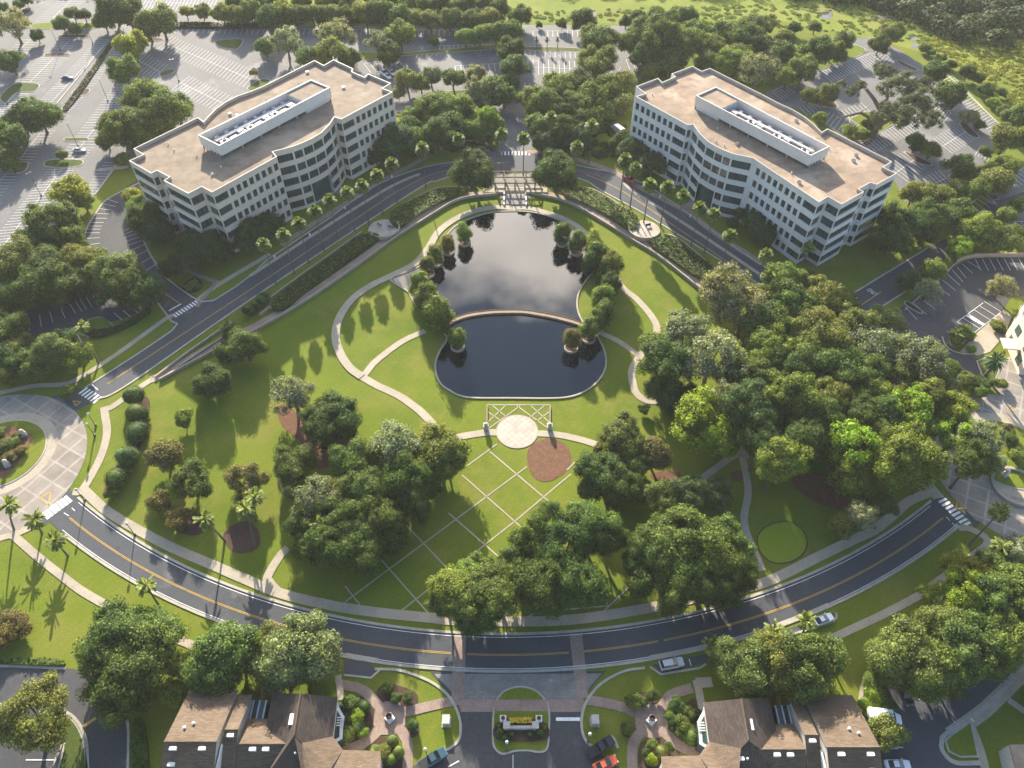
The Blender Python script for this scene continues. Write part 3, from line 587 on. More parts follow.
mb = MB(); mb.flat(smooth(W([(757, 541), (762, 530), (775, 523), (790, 522), (802, 530), (807, 542), (803, 554), (790, 562), (775, 563), (763, 556)]), True), .05); structure('round_lawn', mb, 'clipped_grass')
mb = MB(); q = smooth(W([(757, 541), (762, 530), (775, 523), (790, 522), (802, 530), (807, 542), (803, 554), (790, 562), (775, 563), (763, 556)]), True); ribbon(mb, q+[q[0]], .28, .065); structure('round_lawn_rim', mb, 'dark_mulch')
# terraces around the pergola and the two overlooks
mb = MB(); mb.prism(W([(487, 174), (543, 174), (552, 182), (546, 189), (484, 189), (478, 182)]), 0, .12); mb.flat(W([(499, 189), (531, 189), (528, 206), (502, 206)]), Z_WALK); structure('pergola_terrace', mb, 'apron_pavers')
OVL = [(Vector(at(384, 230).xy), 'west'), (Vector(at(644, 231).xy), 'east')]
for c, nm in OVL:
    mb = MB(); mb.prism(disc(c, 5.0, 40), 0, .5, 0); structure('overlook_terrace_'+nm, mb, 'circle_pavers')
mb = MB()
for pts in ([(819, 11), (830, 10), (833, 16), (828, 19), (820, 17)], [(868, 16), (880, 13), (893, 14), (896, 18), (880, 20), (870, 19)], [(632, 12), (637, 12), (635, 22), (630, 26)], [(590, 10), (596, 12), (593, 24), (588, 20)], [(912, 45), (920, 42), (918, 48), (912, 48)], [(908, 36), (915, 36), (918, 40), (910, 40)]):
    mb.flat(smooth(W(pts), True, 3), .05)
structure('marsh_pools', mb, 'shallow_water')

# ------------------------------------------------------------------ trees
def leaf_faces(C, Nrm, size, rng):
    """one leaf spray (a bent quad) per row of C, facing Nrm"""
    n = len(C); up = rng.normal(size=(n, 3)); u = np.cross(Nrm, up); u /= np.linalg.norm(u, axis=1, keepdims=True)+1e-9
    w = np.cross(Nrm, u); s = (size*rng.uniform(.6, 1.35, n))[:, None]; a = rng.uniform(.5, .9, n)[:, None]
    V = np.stack([C-u*s, C-w*s*a+Nrm*s*.15, C+u*s, C+w*s*a+Nrm*s*.15], 1).reshape(-1, 3); return V
def quads_mesh(name, V, mat, extra=None, smooth_=False):
    n = len(V)//4; me = bpy.data.meshes.new(name)
    faces = np.arange(4*n, dtype=np.int32)
    vs = V; loops = faces; starts = np.arange(n)*4; tot = np.full(n, 4)
    if extra:
        ev, ef = extra; base = len(vs); vs = np.concatenate([vs, ev]); loops = np.concatenate([loops, (ef+base).ravel()])
        starts = np.concatenate([starts, 4*n+np.arange(len(ef))*3]); tot = np.concatenate([tot, np.full(len(ef), 3)])
    me.vertices.add(len(vs)); me.vertices.foreach_set('co', vs.astype(np.float32).ravel())
    me.loops.add(len(loops)); me.loops.foreach_set('vertex_index', loops.astype(np.int32))
    me.polygons.add(len(starts)); me.polygons.foreach_set('loop_start', starts.astype(np.int32)); me.polygons.foreach_set('loop_total', tot.astype(np.int32))
    me.materials.append(MATS[mat]); me.update(calc_edges=True); me.validate(); return me
def ico():
    import bmesh
    bm = bmesh.new(); bmesh.ops.create_icosphere(bm, subdivisions=2, radius=1); bm.verts.index_update()
    v = np.array([x.co[:] for x in bm.verts]); f = np.array([[q.index for q in x.verts] for x in bm.faces]); bm.free(); return v, f
IV, IF = ico()
def crown_mesh(name, seed, clumps=46, per=120, leaf=.06, shape=(1, 1, .8), cr=(.26, .42), zlow=-.5, core=.6, outer=(.55, .8), mat='leaves', lean=0):
    r = np.random.default_rng(seed); shape = np.array(shape)
    d = r.normal(size=(clumps*3, 3)); d /= np.linalg.norm(d, axis=1, keepdims=True); d = d[d[:, 2] > zlow][:clumps]
    lob = 1+.2*np.sin(3*np.arctan2(d[:, 1], d[:, 0])+seed)+r.uniform(-.16, .16, len(d))
    cen = d*shape*(r.uniform(*outer, len(d))*lob)[:, None]; rad = r.uniform(*cr, len(cen))
    V, EV, EF = [], [], []
    for c, q in zip(cen, rad):
        n = int(per*(q/.34)**2); k = r.normal(size=(n*2, 3)); k /= np.linalg.norm(k, axis=1, keepdims=True)
        o = c/shape; o = o/(np.linalg.norm(o)+1e-6); k = k[(k@o > -.45)][:n]
        p = c+k*(q*r.uniform(.7, 1.22, len(k)))[:, None]*np.array([1, 1, .85])
        nr = k*.7+o*.3+np.array([0, 0, .35])+r.normal(size=k.shape)*.6; nr /= np.linalg.norm(nr, axis=1, keepdims=True)
        V.append(leaf_faces(p, nr, leaf, r))
        if core:
            EF.append(IF+sum(len(x) for x in EV)); EV.append(c+IV*q*core*(1+r.uniform(-.12, .12, (len(IV), 1)))*np.array([1, 1, .85]))
    ex = (np.concatenate(EV), np.concatenate(EF)) if core else None
    V = np.concatenate(V); off = np.array([0, 0, 1.05]); V = V+off
    if ex: ex = (ex[0]+off, ex[1])
    return quads_mesh(name, V, mat, ex)
def trunk_mesh(name, seed, spread=.5, top=1.1, r0=.075, limbs=5):
    r = random.Random(seed); mb = MB(); fork = .42
    mb.tube([(0, 0, -.02), (.01, .01, .12), (.02, -.01, fork)], [r0*1.35, r0, r0*.8], 9)
    for i in range(limbs):
        a = 2*PI*i/limbs+r.uniform(-.4, .4); q = spread*r.uniform(.7, 1.15); h = top*r.uniform(.8, 1.1)
        mb.tube([(.02, -.01, fork-.06), (math.cos(a)*q*.45, math.sin(a)*q*.45, fork+.25), (math.cos(a)*q, math.sin(a)*q, h), (math.cos(a+.3)*q*1.35, math.sin(a+.3)*q*1.35, h+.22)], [r0*.62, r0*.45, r0*.26, r0*.1], 6)
    return mb.mesh(name, 'bark')
BIG = [crown_mesh('crown_big', 11+i, 92, 420, .031, (1, 1, .8), (.14, .32), -.55, .6, (.5, .88)) for i in range(6)]
FLATC = [crown_mesh('crown_flat', 31+i, 82, 400, .031, (1, 1, .66), (.14, .32), -.5, .6, (.5, .9)) for i in range(4)]
FAR = [crown_mesh('crown_far', 51+i, 48, 190, .053, (1, 1, .82), (.2, .4), -.5, .6, (.48, .84)) for i in range(6)]
AIRY = [crown_mesh('crown_airy', 71+i, 66, 240, .034, (1, 1, .75), (.15, .28), -.35, .5, (.45, .98)) for i in range(3)]
TUFT = [crown_mesh('crown_tuft', 81+i, 46, 280, .034, (1, 1, .8), (.17, .3), -.35, .6, (.55, .98)) for i in range(3)]
BALL = [crown_mesh('crown_ball', 91+i, 12, 95, .04, (1, 1, .92), (.7, .78), -1, .93, (.14, .26)) for i in range(2)]
CONE = [crown_mesh('crown_cone', 95+i, 46, 200, .037, (.8, .8, 1.15), (.26, .38), -.75, .66, (.5, .75)) for i in range(3)]
TRUNKS = [trunk_mesh('trunk', i) for i in range(3)]; SLIM = [trunk_mesh('slim_trunk', 7, .35, 1.1, .05, 4)]
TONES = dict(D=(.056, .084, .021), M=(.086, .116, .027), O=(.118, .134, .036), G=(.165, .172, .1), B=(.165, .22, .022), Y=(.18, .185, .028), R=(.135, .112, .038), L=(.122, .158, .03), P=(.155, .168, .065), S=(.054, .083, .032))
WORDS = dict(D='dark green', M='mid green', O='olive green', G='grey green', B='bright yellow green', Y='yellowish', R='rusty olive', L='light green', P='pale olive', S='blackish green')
ORD = ['leftmost', 'second from left', 'third from left', 'fourth from left', 'fifth from left', 'sixth from left', 'seventh from left', 'eighth from left', 'ninth from left', 'tenth from left', 'eleventh from left', 'twelfth from left', 'thirteenth from left', 'fourteenth from left', 'fifteenth from left', 'sixteenth from left', 'seventeenth from left', 'eighteenth from left', 'nineteenth from left', 'twentieth from left']
def plant(name, cat, x, y, rp, tone, crowns, trunks, label, group, zs=1.0, cz=1.05, stem=True, jit=.16, z0=0, lift=0):
    rp *= 1.13
    r = rp*depth(y, 8)/F
    for _ in range(3): hc = z0+lift+cz*r*zs; r = rp*depth(y, hc)/F
    p = at(x, y, hc); t = empty(name, (p.x, p.y, z0), label, cat, group, random.uniform(0, 6.28))
    t.scale = (r*random.uniform(.94, 1.06), r*random.uniform(.94, 1.06), r*zs)
    cr = link('crown', random.choice(crowns), t); c = TONES[tone]; k = random.uniform(1-jit, 1+jit); h = random.uniform(-.12, .12)
    cr.color = (c[0]*k*(1+h), c[1]*k, c[2]*k*(1-h), 1)
    cr.location.z = lift/(r*zs)
    if stem: link('trunk', random.choice(trunks), t).scale = (1, 1, 1+lift/(r*zs)*.9)
    return t
def cluster(phrase, group, rows, name='oak_tree', cat='tree', crowns=None, trunks=None, rs=1.0, **kw):
    rows = [(x, y, rp*rs, tn) for x, y, rp, tn in rows]
    rows = sorted(rows, key=lambda q: q[0]); n = len(rows)
    for i, (x, y, rp, tone) in enumerate(rows):
        o = '' if n == 1 else (ORD[i] if i < n-1 else 'rightmost')
        big = rp*depth(y)/F
        cs = crowns or (BIG+FLATC if rp > 15 else FAR)
        if tone == 'B' and rp > 10 and not crowns: cs = TUFT
        if tone == 'G' and not crowns: cs = AIRY if rp > 10 else FAR
        size = 'small' if big < 3 else ('broad' if big > 7 else 'rounded')
        lab = ' '.join(f"{size} {WORDS[tone]} tree, {o} {phrase}".replace(',  ', ', ').split())
        nm = name if name != 'oak_tree' else ('small_tree' if big < 3 else 'light_leaved_tree' if tone in 'BYL' else 'hedgerow_tree' if y < 27 else 'oak_tree')
        plant(nm, cat, x, y, rp, tone, cs, trunks or (TRUNKS if big > 2.6 else SLIM), lab, group, **kw)
T = cluster
T('in the far left car park', 'trees in the west car park', [(13, 26, 15, 'G'), (37, 36, 6, 'D'), (10, 62, 11, 'M'), (62, 24, 8, 'M'), (73, 14, 7, 'O'), (84, 15, 6, 'D'), (75, 29, 6, 'D'), (62, 155, 5, 'O'), (3, 8, 5, 'M'), (18, 5, 5, 'M'), (26, 1, 5, 'D')])
T('at the car park corner behind the west office', 'trees in the west car park', [(104, 22, 9, 'M'), (113, 9, 14, 'D'), (127, 12, 15, 'D'), (147, 27, 13, 'O'), (161, 22, 15, 'O'), (131, 46, 14, 'Y'), (124, 71, 14, 'L')])
T('along the left picture edge car park', 'trees beside the west car park', [(38, 115, 17, 'M'), (21, 121, 14, 'D'), (11, 139, 15, 'M'), (2, 155, 13, 'D'), (10, 165, 8, 'M')])
T('against the west office end wall', 'trees behind the west office', [(165, 110, 20, 'M'), (147, 98, 19, 'M'), (120, 127, 19, 'M'), (176, 108, 14, 'D'), (141, 126, 18, 'D'), (106, 141, 9, 'M'), (123, 159, 7, 'M'), (157, 128, 14, 'D'), (134, 140, 12, 'D')])
T('between car park and west office', 'trees behind the west office', [(70, 192, 15, 'Y'), (133, 196, 9, 'Y'), (83, 201, 9, 'L'), (143, 205, 9, 'D')])
T('in the grove left of the west office', 'grove left of the west office', [(52, 222, 19, 'O'), (67, 236, 15, 'M'), (15, 262, 20, 'O'), (45, 266, 18, 'D'), (76, 262, 14, 'O'), (18, 292, 17, 'M'), (52, 284, 20, 'D'), (3, 280, 14, 'M'), (113, 272, 17, 'O'), (131, 281, 16, 'M'), (116, 290, 13, 'D'), (94, 258, 10, 'O'), (146, 290, 15, 'D'), (33, 240, 14, 'M'), (84, 282, 12, 'D'), (5, 305, 12, 'M')], rs=1.12)
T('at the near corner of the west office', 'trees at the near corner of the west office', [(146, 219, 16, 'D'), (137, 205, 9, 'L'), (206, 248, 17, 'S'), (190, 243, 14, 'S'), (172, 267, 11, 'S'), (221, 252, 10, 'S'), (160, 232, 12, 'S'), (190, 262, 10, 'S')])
T('by the shaded lot above the west roundabout', 'trees above the west roundabout', [(6, 330, 14, 'M'), (20, 346, 10, 'O'), (35, 365, 12, 'M'), (51, 352, 15, 'O'), (64, 340, 10, 'M'), (78, 356, 11, 'L'), (17, 362, 11, 'D'), (5, 358, 12, 'D'), (68, 392, 6, 'L'), (4, 375, 10, 'M')], rs=1.15)
# far row beyond the northern car park
T('in the far hedge row, west half', 'trees along the far edge of the car parks', [(268, 17, 12, 'D'), (282, 11, 10, 'Y'), (294, 15, 10, 'M'), (312, 14, 9, 'M'), (329, 14, 9, 'O'), (345, 14, 8, 'M'), (365, 12, 12, 'O'), (380, 12, 13, 'D'), (396, 16, 12, 'M'), (414, 19, 10, 'O'), (430, 21, 10, 'O'), (450, 20, 10, 'M'), (470, 21, 10, 'M'), (490, 18, 10, 'O'), (240, 16, 10, 'O'), (222, 14, 9, 'O'), (202, 11, 7, 'O'), (250, 12, 10, 'M'), (186, 12, 6, 'Y')])
T('in the wood along the top edge', 'trees of the far wood', [(236, 1, 10, 'D'), (255, 3, 9, 'M'), (275, 2, 9, 'M'), (300, 1, 9, 'O'), (325, 0, 9, 'Y'), (350, 3, 9, 'O'), (375, -2, 10, 'M'), (406, 3, 9, 'Y'), (425, 6, 9, 'M'), (440, 2, 10, 'M'), (466, 5, 10, 'D'), (488, 2, 10, 'M'), (500, 8, 9, 'O'), (455, 8, 8, 'O'), (340, -4, 9, 'D'), (392, 0, 9, 'D')])
T('in the car park behind the west office roof', 'trees behind the west office roof', [(286, 42, 14, 'G'), (265, 47, 9, 'M'), (335, 34, 15, 'G'), (331, 54, 15, 'O'), (310, 58, 12, 'M'), (348, 58, 10, 'D'), (400, 35, 14, 'L'), (381, 43, 13, 'G'), (388, 54, 11, 'D'), (434, 41, 5, 'D'), (466, 37, 9, 'L'), (480, 36, 9, 'L'), (254, 72, 4, 'G')])
T('in the row left of the north drive', 'trees left of the north drive', [(496, 34, 11, 'L'), (509, 33, 13, 'M'), (511, 50, 12, 'D'), (513, 68, 12, 'D'), (504, 96, 12, 'D'), (510, 82, 9, 'M'), (492, 88, 13, 'M'), (521, 16, 10, 'D')])
T('in the strip behind the west office', 'trees in the strip behind the west office', [(407, 80, 11, 'O'), (421, 84, 8, 'O'), (431, 77, 9, 'G'), (453, 79, 10, 'M'), (475, 74, 9, 'G'), (481, 90, 13, 'G'), (398, 92, 6, 'G')])
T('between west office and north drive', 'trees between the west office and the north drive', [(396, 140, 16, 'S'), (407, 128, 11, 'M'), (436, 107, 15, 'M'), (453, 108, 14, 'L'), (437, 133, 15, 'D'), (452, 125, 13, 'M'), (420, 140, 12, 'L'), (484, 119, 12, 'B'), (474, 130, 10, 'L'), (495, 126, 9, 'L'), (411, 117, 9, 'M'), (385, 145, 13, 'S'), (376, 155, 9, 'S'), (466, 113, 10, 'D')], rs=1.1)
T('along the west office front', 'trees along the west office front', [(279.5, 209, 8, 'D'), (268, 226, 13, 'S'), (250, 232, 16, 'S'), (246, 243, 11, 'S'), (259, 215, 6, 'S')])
T('flanking the pergola', 'round oaks flanking the pergola', [(474, 171, 19, 'D'), (556, 172, 19, 'D')], crowns=BIG)
# north drive, right side
T('in the clump right of the north drive', 'trees right of the north drive', [(560, 88, 15, 'M'), (577, 84, 13, 'D'), (546, 104, 15, 'M'), (533, 100, 11, 'O'), (571, 106, 14, 'M'), (590, 98, 13, 'M'), (601, 112, 10, 'M'), (585, 120, 12, 'D'), (541, 127, 12, 'M'), (560, 130, 14, 'D'), (608, 88, 12, 'O'), (623, 84, 11, 'O'), (624, 104, 10, 'O'), (578, 138, 11, 'S'), (546, 142, 10, 'S')], rs=1.12)
T('in the wood behind the east office', 'wood behind the east office', [(598, 42, 17, 'O'), (598, 62, 16, 'O'), (652, 33, 17, 'M'), (636, 42, 14, 'M'), (662, 40, 19, 'M'), (684, 44, 16, 'M'), (697, 33, 12, 'M'), (688, 16, 9, 'M'), (707, 47, 14, 'O'), (722, 34, 12, 'M'), (729, 63, 14, 'L'), (742, 37, 15, 'M'), (757, 27, 11, 'O'), (755, 47, 13, 'D'), (758, 72, 17, 'G'), (670, 60, 13, 'D'), (645, 56, 12, 'D'), (712, 62, 12, 'D'), (740, 56, 12, 'M'), (650, 70, 8, 'O')], rs=1.1)
T('at the marsh edge, upper middle', 'trees at the marsh edge', [(626, 22, 6, 'D'), (639, 18, 8, 'D'), (583, 20, 11, 'D'), (562, 24, 5, 'D'), (539, 25, 3, 'D'), (795, 28, 6, 'D'), (815, 27, 6, 'M'), (786, 39, 9, 'O'), (657, 15, 9, 'M'), (670, 20, 9, 'M'), (768, 24, 8, 'O')])
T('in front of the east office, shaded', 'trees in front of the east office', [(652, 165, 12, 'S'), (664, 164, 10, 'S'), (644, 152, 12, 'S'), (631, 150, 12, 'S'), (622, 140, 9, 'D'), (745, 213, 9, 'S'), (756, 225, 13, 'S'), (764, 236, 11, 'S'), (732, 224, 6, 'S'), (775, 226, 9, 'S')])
T('in the car park behind the east office', 'trees in the east car park', [(780, 54, 13, 'D'), (803, 70, 13, 'O'), (818, 50, 13, 'D'), (832, 50, 10, 'O'), (843, 42, 9, 'D'), (880, 45, 9, 'D'), (893, 33, 11, 'O'), (809, 96, 8, 'O'), (827, 95, 10, 'O'), (787, 78, 10, 'L'), (840, 56, 7, 'M'), (770, 62, 11, 'G')])
T('in the far right car park', 'trees in the east car park', [(935, 73, 12, 'D'), (951, 95, 14, 'D'), (970, 117, 8, 'G'), (980, 125, 5, 'O'), (916, 143, 9, 'D'), (931, 150, 9, 'M'), (960, 166, 12, 'D'), (968, 73, 7, 'D'), (1008, 138, 15, 'O'), (1018, 118, 12, 'M'), (1002, 165, 10, 'O'), (985, 152, 6, 'M')])
T('on the grass between the right car parks', 'trees between the right car parks', [(957, 189, 9, 'O'), (977, 190, 11, 'L'), (998, 181, 14, 'O'), (1003, 169, 11, 'L'), (970, 178, 7, 'O'), (1007, 216, 9, 'L'), (1022, 206, 10, 'M'), (987, 172, 9, 'O')])
T('at the end wall of the east office', 'trees at the end of the east office', [(914, 194, 12, 'O'), (927, 198, 12, 'O'), (943, 198, 12, 'O'), (933, 216, 17, 'M'), (957, 212, 13, 'M'), (898, 222, 19, 'D'), (892, 240, 16, 'D'), (909, 221, 14, 'D'), (879, 238, 12, 'S'), (948, 206, 10, 'O'), (924, 232, 12, 'D')])
T('beside the east drive', 'trees beside the east drive', [(983, 228, 16, 'L'), (1002, 240, 14, 'O'), (970, 235, 12, 'L'), (960, 247, 11, 'B'), (934, 269, 11, 'L'), (909, 281, 10, 'D'), (928, 290, 11, 'G'), (1001, 287, 12, 'G'), (893, 321, 13, 'G'), (910, 338, 6, 'L'), (1015, 234, 9, 'M')])
T('in the grove below the east drive', 'great grove right of the pond', [(726, 292, 22, 'G'), (745, 310, 20, 'G'), (786, 282, 15, 'L'), (825, 297, 17, 'O'), (793, 305, 19, 'M'), (783, 332, 19, 'L'), (818, 336, 21, 'O'), (851, 327, 17, 'O'), (840, 304, 14, 'M'), (765, 322, 18, 'M'), (808, 358, 19, 'M'), (868, 346, 19, 'G'), (770, 352, 18, 'L'), (880, 322, 12, 'O'), (760, 300, 14, 'O'), (805, 283, 10, 'M')], lift=2, rs=1.2)
T('in the middle of the great right grove', 'great grove right of the pond', [(686, 334, 19, 'G'), (712, 357, 22, 'G'), (667, 362, 20, 'D'), (838, 368, 19, 'M'), (793, 370, 17, 'D'), (892, 355, 15, 'O'), (918, 360, 20, 'G'), (862, 374, 18, 'M'), (948, 368, 8, 'L'), (930, 380, 14, 'O'), (760, 378, 16, 'M'), (736, 372, 15, 'D'), (900, 375, 14, 'O'), (658, 346, 12, 'M')], lift=3, rs=1.2)
T('at the near right grove edge', 'great grove right of the pond', [(793, 400, 20, 'M'), (818, 418, 16, 'M'), (775, 415, 14, 'D'), (832, 398, 15, 'O'), (874, 396, 14, 'L'), (903, 411, 19, 'B'), (951, 412, 15, 'Y'), (953, 436, 15, 'B'), (850, 447, 19, 'B'), (849, 476, 15, 'L'), (908, 459, 24, 'L'), (882, 418, 18, 'D'), (830, 425, 15, 'D')], zs=1.25, lift=3, rs=1.2)
T('between right grove and ring road', 'great grove right of the pond', [(748, 405, 18, 'S'), (866, 420, 14, 'D'), (980, 441, 15, 'G'), (973, 460, 14, 'D'), (928, 395, 12, 'O'), (725, 398, 12, 'G'), (882, 440, 14, 'M'), (930, 470, 10, 'L'), (780, 458, 17, 'L'), (762, 440, 15, 'D'), (805, 440, 16, 'D')], zs=1.25, lift=6, rs=1.2)
T('by the east roundabout', 'trees by the east roundabout', [(993, 462, 10, 'G'), (948, 390, 12, 'G'), (980, 392, 7, 'L'), (1010, 440, 7, 'M'), (1018, 456, 7, 'L'), (968, 380, 8, 'O'), (1008, 430, 6, 'R')])
T('near the dark red bed', 'trees near the dark red bed', [(862, 517, 15, 'G'), (842, 526, 11, 'O'), (883, 505, 11, 'D'), (858, 503, 10, 'D')], lift=4)
T('right of the round plaza', 'trees right of the round plaza', [(704, 424, 29, 'B'), (722, 442, 18, 'B'), (666, 392, 17, 'D'), (693, 398, 12, 'D'), (644, 409, 5, 'D'), (622, 438, 20, 'O'), (652, 454, 15, 'R'), (602, 474, 20, 'D'), (622, 486, 18, 'D'), (634, 466, 14, 'M'), (686, 493, 17, 'S'), (662, 499, 17, 'M'), (712, 494, 16, 'S'), (590, 490, 12, 'D'), (608, 452, 12, 'O')])
T('in the front grove by the ring road', 'front grove by the ring road', [(587, 526, 22, 'M'), (549, 525, 20, 'M'), (532, 543, 19, 'M'), (564, 548, 23, 'D'), (604, 536, 18, 'D'), (688, 541, 29, 'M'), (726, 542, 20, 'M'), (660, 542, 22, 'M'), (712, 563, 25, 'M'), (674, 566, 24, 'M'), (736, 560, 17, 'L'), (516, 561, 16, 'M'), (541, 585, 26, 'D'), (580, 585, 24, 'D'), (676, 587, 23, 'D'), (712, 585, 22, 'D'), (738, 578, 16, 'M'), (640, 560, 16, 'D'), (640, 582, 14, 'D')], zs=1.2, lift=1)
T('left of the front lawn strip', 'trees at the front edge of the strip lawn', [(456, 592, 23, 'L'), (482, 597, 26, 'M'), (447, 602, 16, 'M'), (478, 616, 18, 'D'), (496, 575, 17, 'M'), (470, 575, 17, 'L')], lift=2)
T('in the grove left of the strip lawn', 'grove left of the strip lawn', [(438, 449, 22, 'O'), (398, 447, 23, 'G'), (431, 468, 19, 'M'), (352, 463, 18, 'M'), (369, 490, 21, 'M'), (406, 480, 22, 'M'), (318, 501, 21, 'G'), (307, 524, 18, 'D'), (339, 519, 22, 'M'), (377, 520, 21, 'M'), (331, 545, 22, 'D'), (361, 549, 21, 'D'), (414, 502, 18, 'D'), (388, 541, 15, 'D'), (312, 544, 16, 'D'), (448, 462, 14, 'L'), (376, 456, 16, 'O'), (424, 484, 14, 'D'), (345, 492, 16, 'O')], zs=1.2)
T('beside the red mulch bed on the left lawn', 'trees beside the left mulch bed', [(293, 466, 18, 'M'), (293, 395, 20, 'G'), (322, 424, 20, 'D'), (340, 420, 19, 'D'), (332, 406, 14, 'D')])
T('on the lawn left of the grove', 'trees on the left lawn', [(245, 481, 18, 'R'), (214, 382, 16, 'D'), (184, 418, 9, 'L'), (165, 456, 15, 'R'), (192, 480, 18, 'D'), (160, 502, 10, 'R'), (178, 519, 10, 'R'), (245, 346, 17, 'M'), (226, 353, 11, 'D'), (234, 335, 10, 'D'), (205, 384, 9, 'M')])
T('in the lower left corner', 'trees in the lower left corner', [(118, 640, 30, 'D'), (138, 652, 31, 'M'), (108, 664, 28, 'M'), (128, 684, 32, 'D'), (150, 634, 24, 'M'), (222, 655, 31, 'M'), (194, 664, 20, 'M'), (175, 692, 12, 'L'), (34, 717, 30, 'O'), (240, 650, 20, 'M')])
T('above the west townhouse roof', 'trees above the west townhouse', [(301, 652, 33, 'P'), (320, 658, 21, 'P'), (268, 654, 25, 'O'), (284, 658, 22, 'P')], crowns=BIG)
T('above the east townhouse roof', 'trees above the east townhouse', [(803, 663, 30, 'M'), (780, 662, 25, 'O'), (741, 667, 24, 'O'), (760, 672, 20, 'M'), (826, 660, 16, 'M'), (725, 660, 12, 'M')], zs=1.2)
T('in the lower right corner grove', 'grove in the lower right corner', [(904, 655, 28, 'O'), (930, 668, 26, 'M'), (966, 655, 30, 'M'), (886, 662, 18, 'M'), (943, 627, 22, 'O'), (968, 592, 22, 'B'), (994, 602, 25, 'M'), (1014, 592, 24, 'L'), (982, 634, 22, 'M'), (1010, 640, 24, 'L'), (934, 596, 11, 'B'), (963, 570, 17, 'Y'), (994, 566, 16, 'M'), (1014, 556, 18, 'G'), (1018, 616, 18, 'L'), (952, 606, 16, 'O'), (944, 678, 18, 'D')], zs=1.2)
T('hiding the white truck', 'tree hiding the white truck', [(888, 732, 15, 'O')])
# the great spreading oak of the east car park
p = at(872, 137); tr = empty('spreading_oak', (p.x, p.y, .18), 'huge spreading grey green oak with bare forked limbs over the east car park', 'tree')
sc_ = 9.5
mb = MB(); R_ = .13
mb.tube([(0, 0, -.02), (.02, 0, .25), (.05, 0, .5)], [.16, .12, .1], 9)
for pts in ([(.05, 0, .45), (-.35, .1, .75), (-.75, .1, .95), (-1.25, -.1, .95), (-1.7, -.1, .8)], [(.05, 0, .45), (.15, .2, .9), (.2, .4, 1.4), (.05, .6, 1.9)], [(.05, 0, .45), (.5, 0, .8), (1.0, .1, 1.2), (1.5, 0, 1.4)], [(.15, .2, .85), (-.25, .5, 1.3), (-.6, .7, 1.6)], [(.5, 0, .8), (.6, -.4, 1.1), (.9, -.8, 1.2)]):
    mb.tube(pts, [.09, .07, .055, .04, .02][:len(pts)], 7)
mb.build('trunk', 'bark', tr).scale = (sc_,)*3
for (x, y, rp) in ((900, 88, 20), (916, 104, 19), (884, 72, 12), (852, 92, 8), (842, 84, 6), (860, 86, 7), (930, 120, 13), (903, 118, 16), (878, 118, 9), (890, 110, 12), (922, 86, 12)):
    r = rp*depth(y, 14)/F; q = at(x, y, 13 if rp > 8 else 9); c = link('crown', random.choice(AIRY), tr); c.location = (q.x-p.x, q.y-p.y, q.z-1.05*r*.8); c.scale = (r, r, r*.8)
    k = random.uniform(.85, 1.1); c.color = (.068*k, .078*k, .04*k, 1)
# bald cypresses in round planters standing in the pond
def planter(x, y, lab):
    q = at(x, y).xy; mb = MB(); mb.lathe((0, 0), [(1.95, -.1), (1.95, .75), (1.6, .75), (1.6, .55)], 28); t = empty('pond_planter', (q.x, q.y, .0), lab, 'planter', 'round planters in the pond')
    mb.build('bowl', 'concrete', t); m2 = MB(); m2.flat(disc((0, 0), 1.62, 28), .56); m2.build('soil', 'dark_mulch', t)
PL = [(464.7, 243.5, 464.5, 229, 9, 'L', 'nearest the far path on the west side'), (448.5, 252.5, 448, 242, 8, 'R', 'second on the west side of the pond'), (436.5, 264, 435, 252, 9, 'O', 'third on the west side of the pond'), (428.5, 275, 424.5, 263, 9, 'O', 'fourth on the west side beside the bank'), (457.7, 347.5, 458, 337, 9.5, 'L', 'in the dark lower pond at its west end'),
      (562, 244, 562, 230, 10, 'O', 'nearest the far path on the east side'), (577, 253, 577, 240, 10, 'O', 'second on the east side of the pond'), (588.5, 339.5, 589.5, 325, 11, 'O', 'at the weir in the lower pond'), (571, 349, 572, 339, 10, 'R', 'standing out in the lower pond below the weir')]
for px, py, cx, cy, rp, tone, lab in PL:
    planter(px, py, 'round concrete pond planter '+lab)
    q = at(px, py); hc = 0
    plant('cypress_tree', 'tree', cx, cy, rp, tone, CONE, SLIM, f'{WORDS[tone]} feathery cypress planted '+lab, 'cypress trees around the pond', 1.0, .85, z0=.5).location = (q.x, q.y, .5)
T('on the west pond bank', 'cypress trees around the pond', [(421, 285, 12, 'L'), (428, 299, 13, 'M'), (439, 314, 16, 'M'), (431, 310, 11, 'M')], 'cypress_tree', 'tree', CONE, SLIM, zs=1.1)
T('on the east pond bank', 'cypress trees around the pond', [(594, 244, 11, 'Y'), (597, 256, 13, 'M'), (611, 267, 13, 'O'), (610, 286, 11, 'D'), (602, 300, 12, 'L'), (603, 313, 12, 'M'), (596, 322, 11, 'L'), (590, 262, 10, 'D'), (604, 276, 9, 'D')], 'cypress_tree', 'tree', CONE, SLIM, zs=1.1)
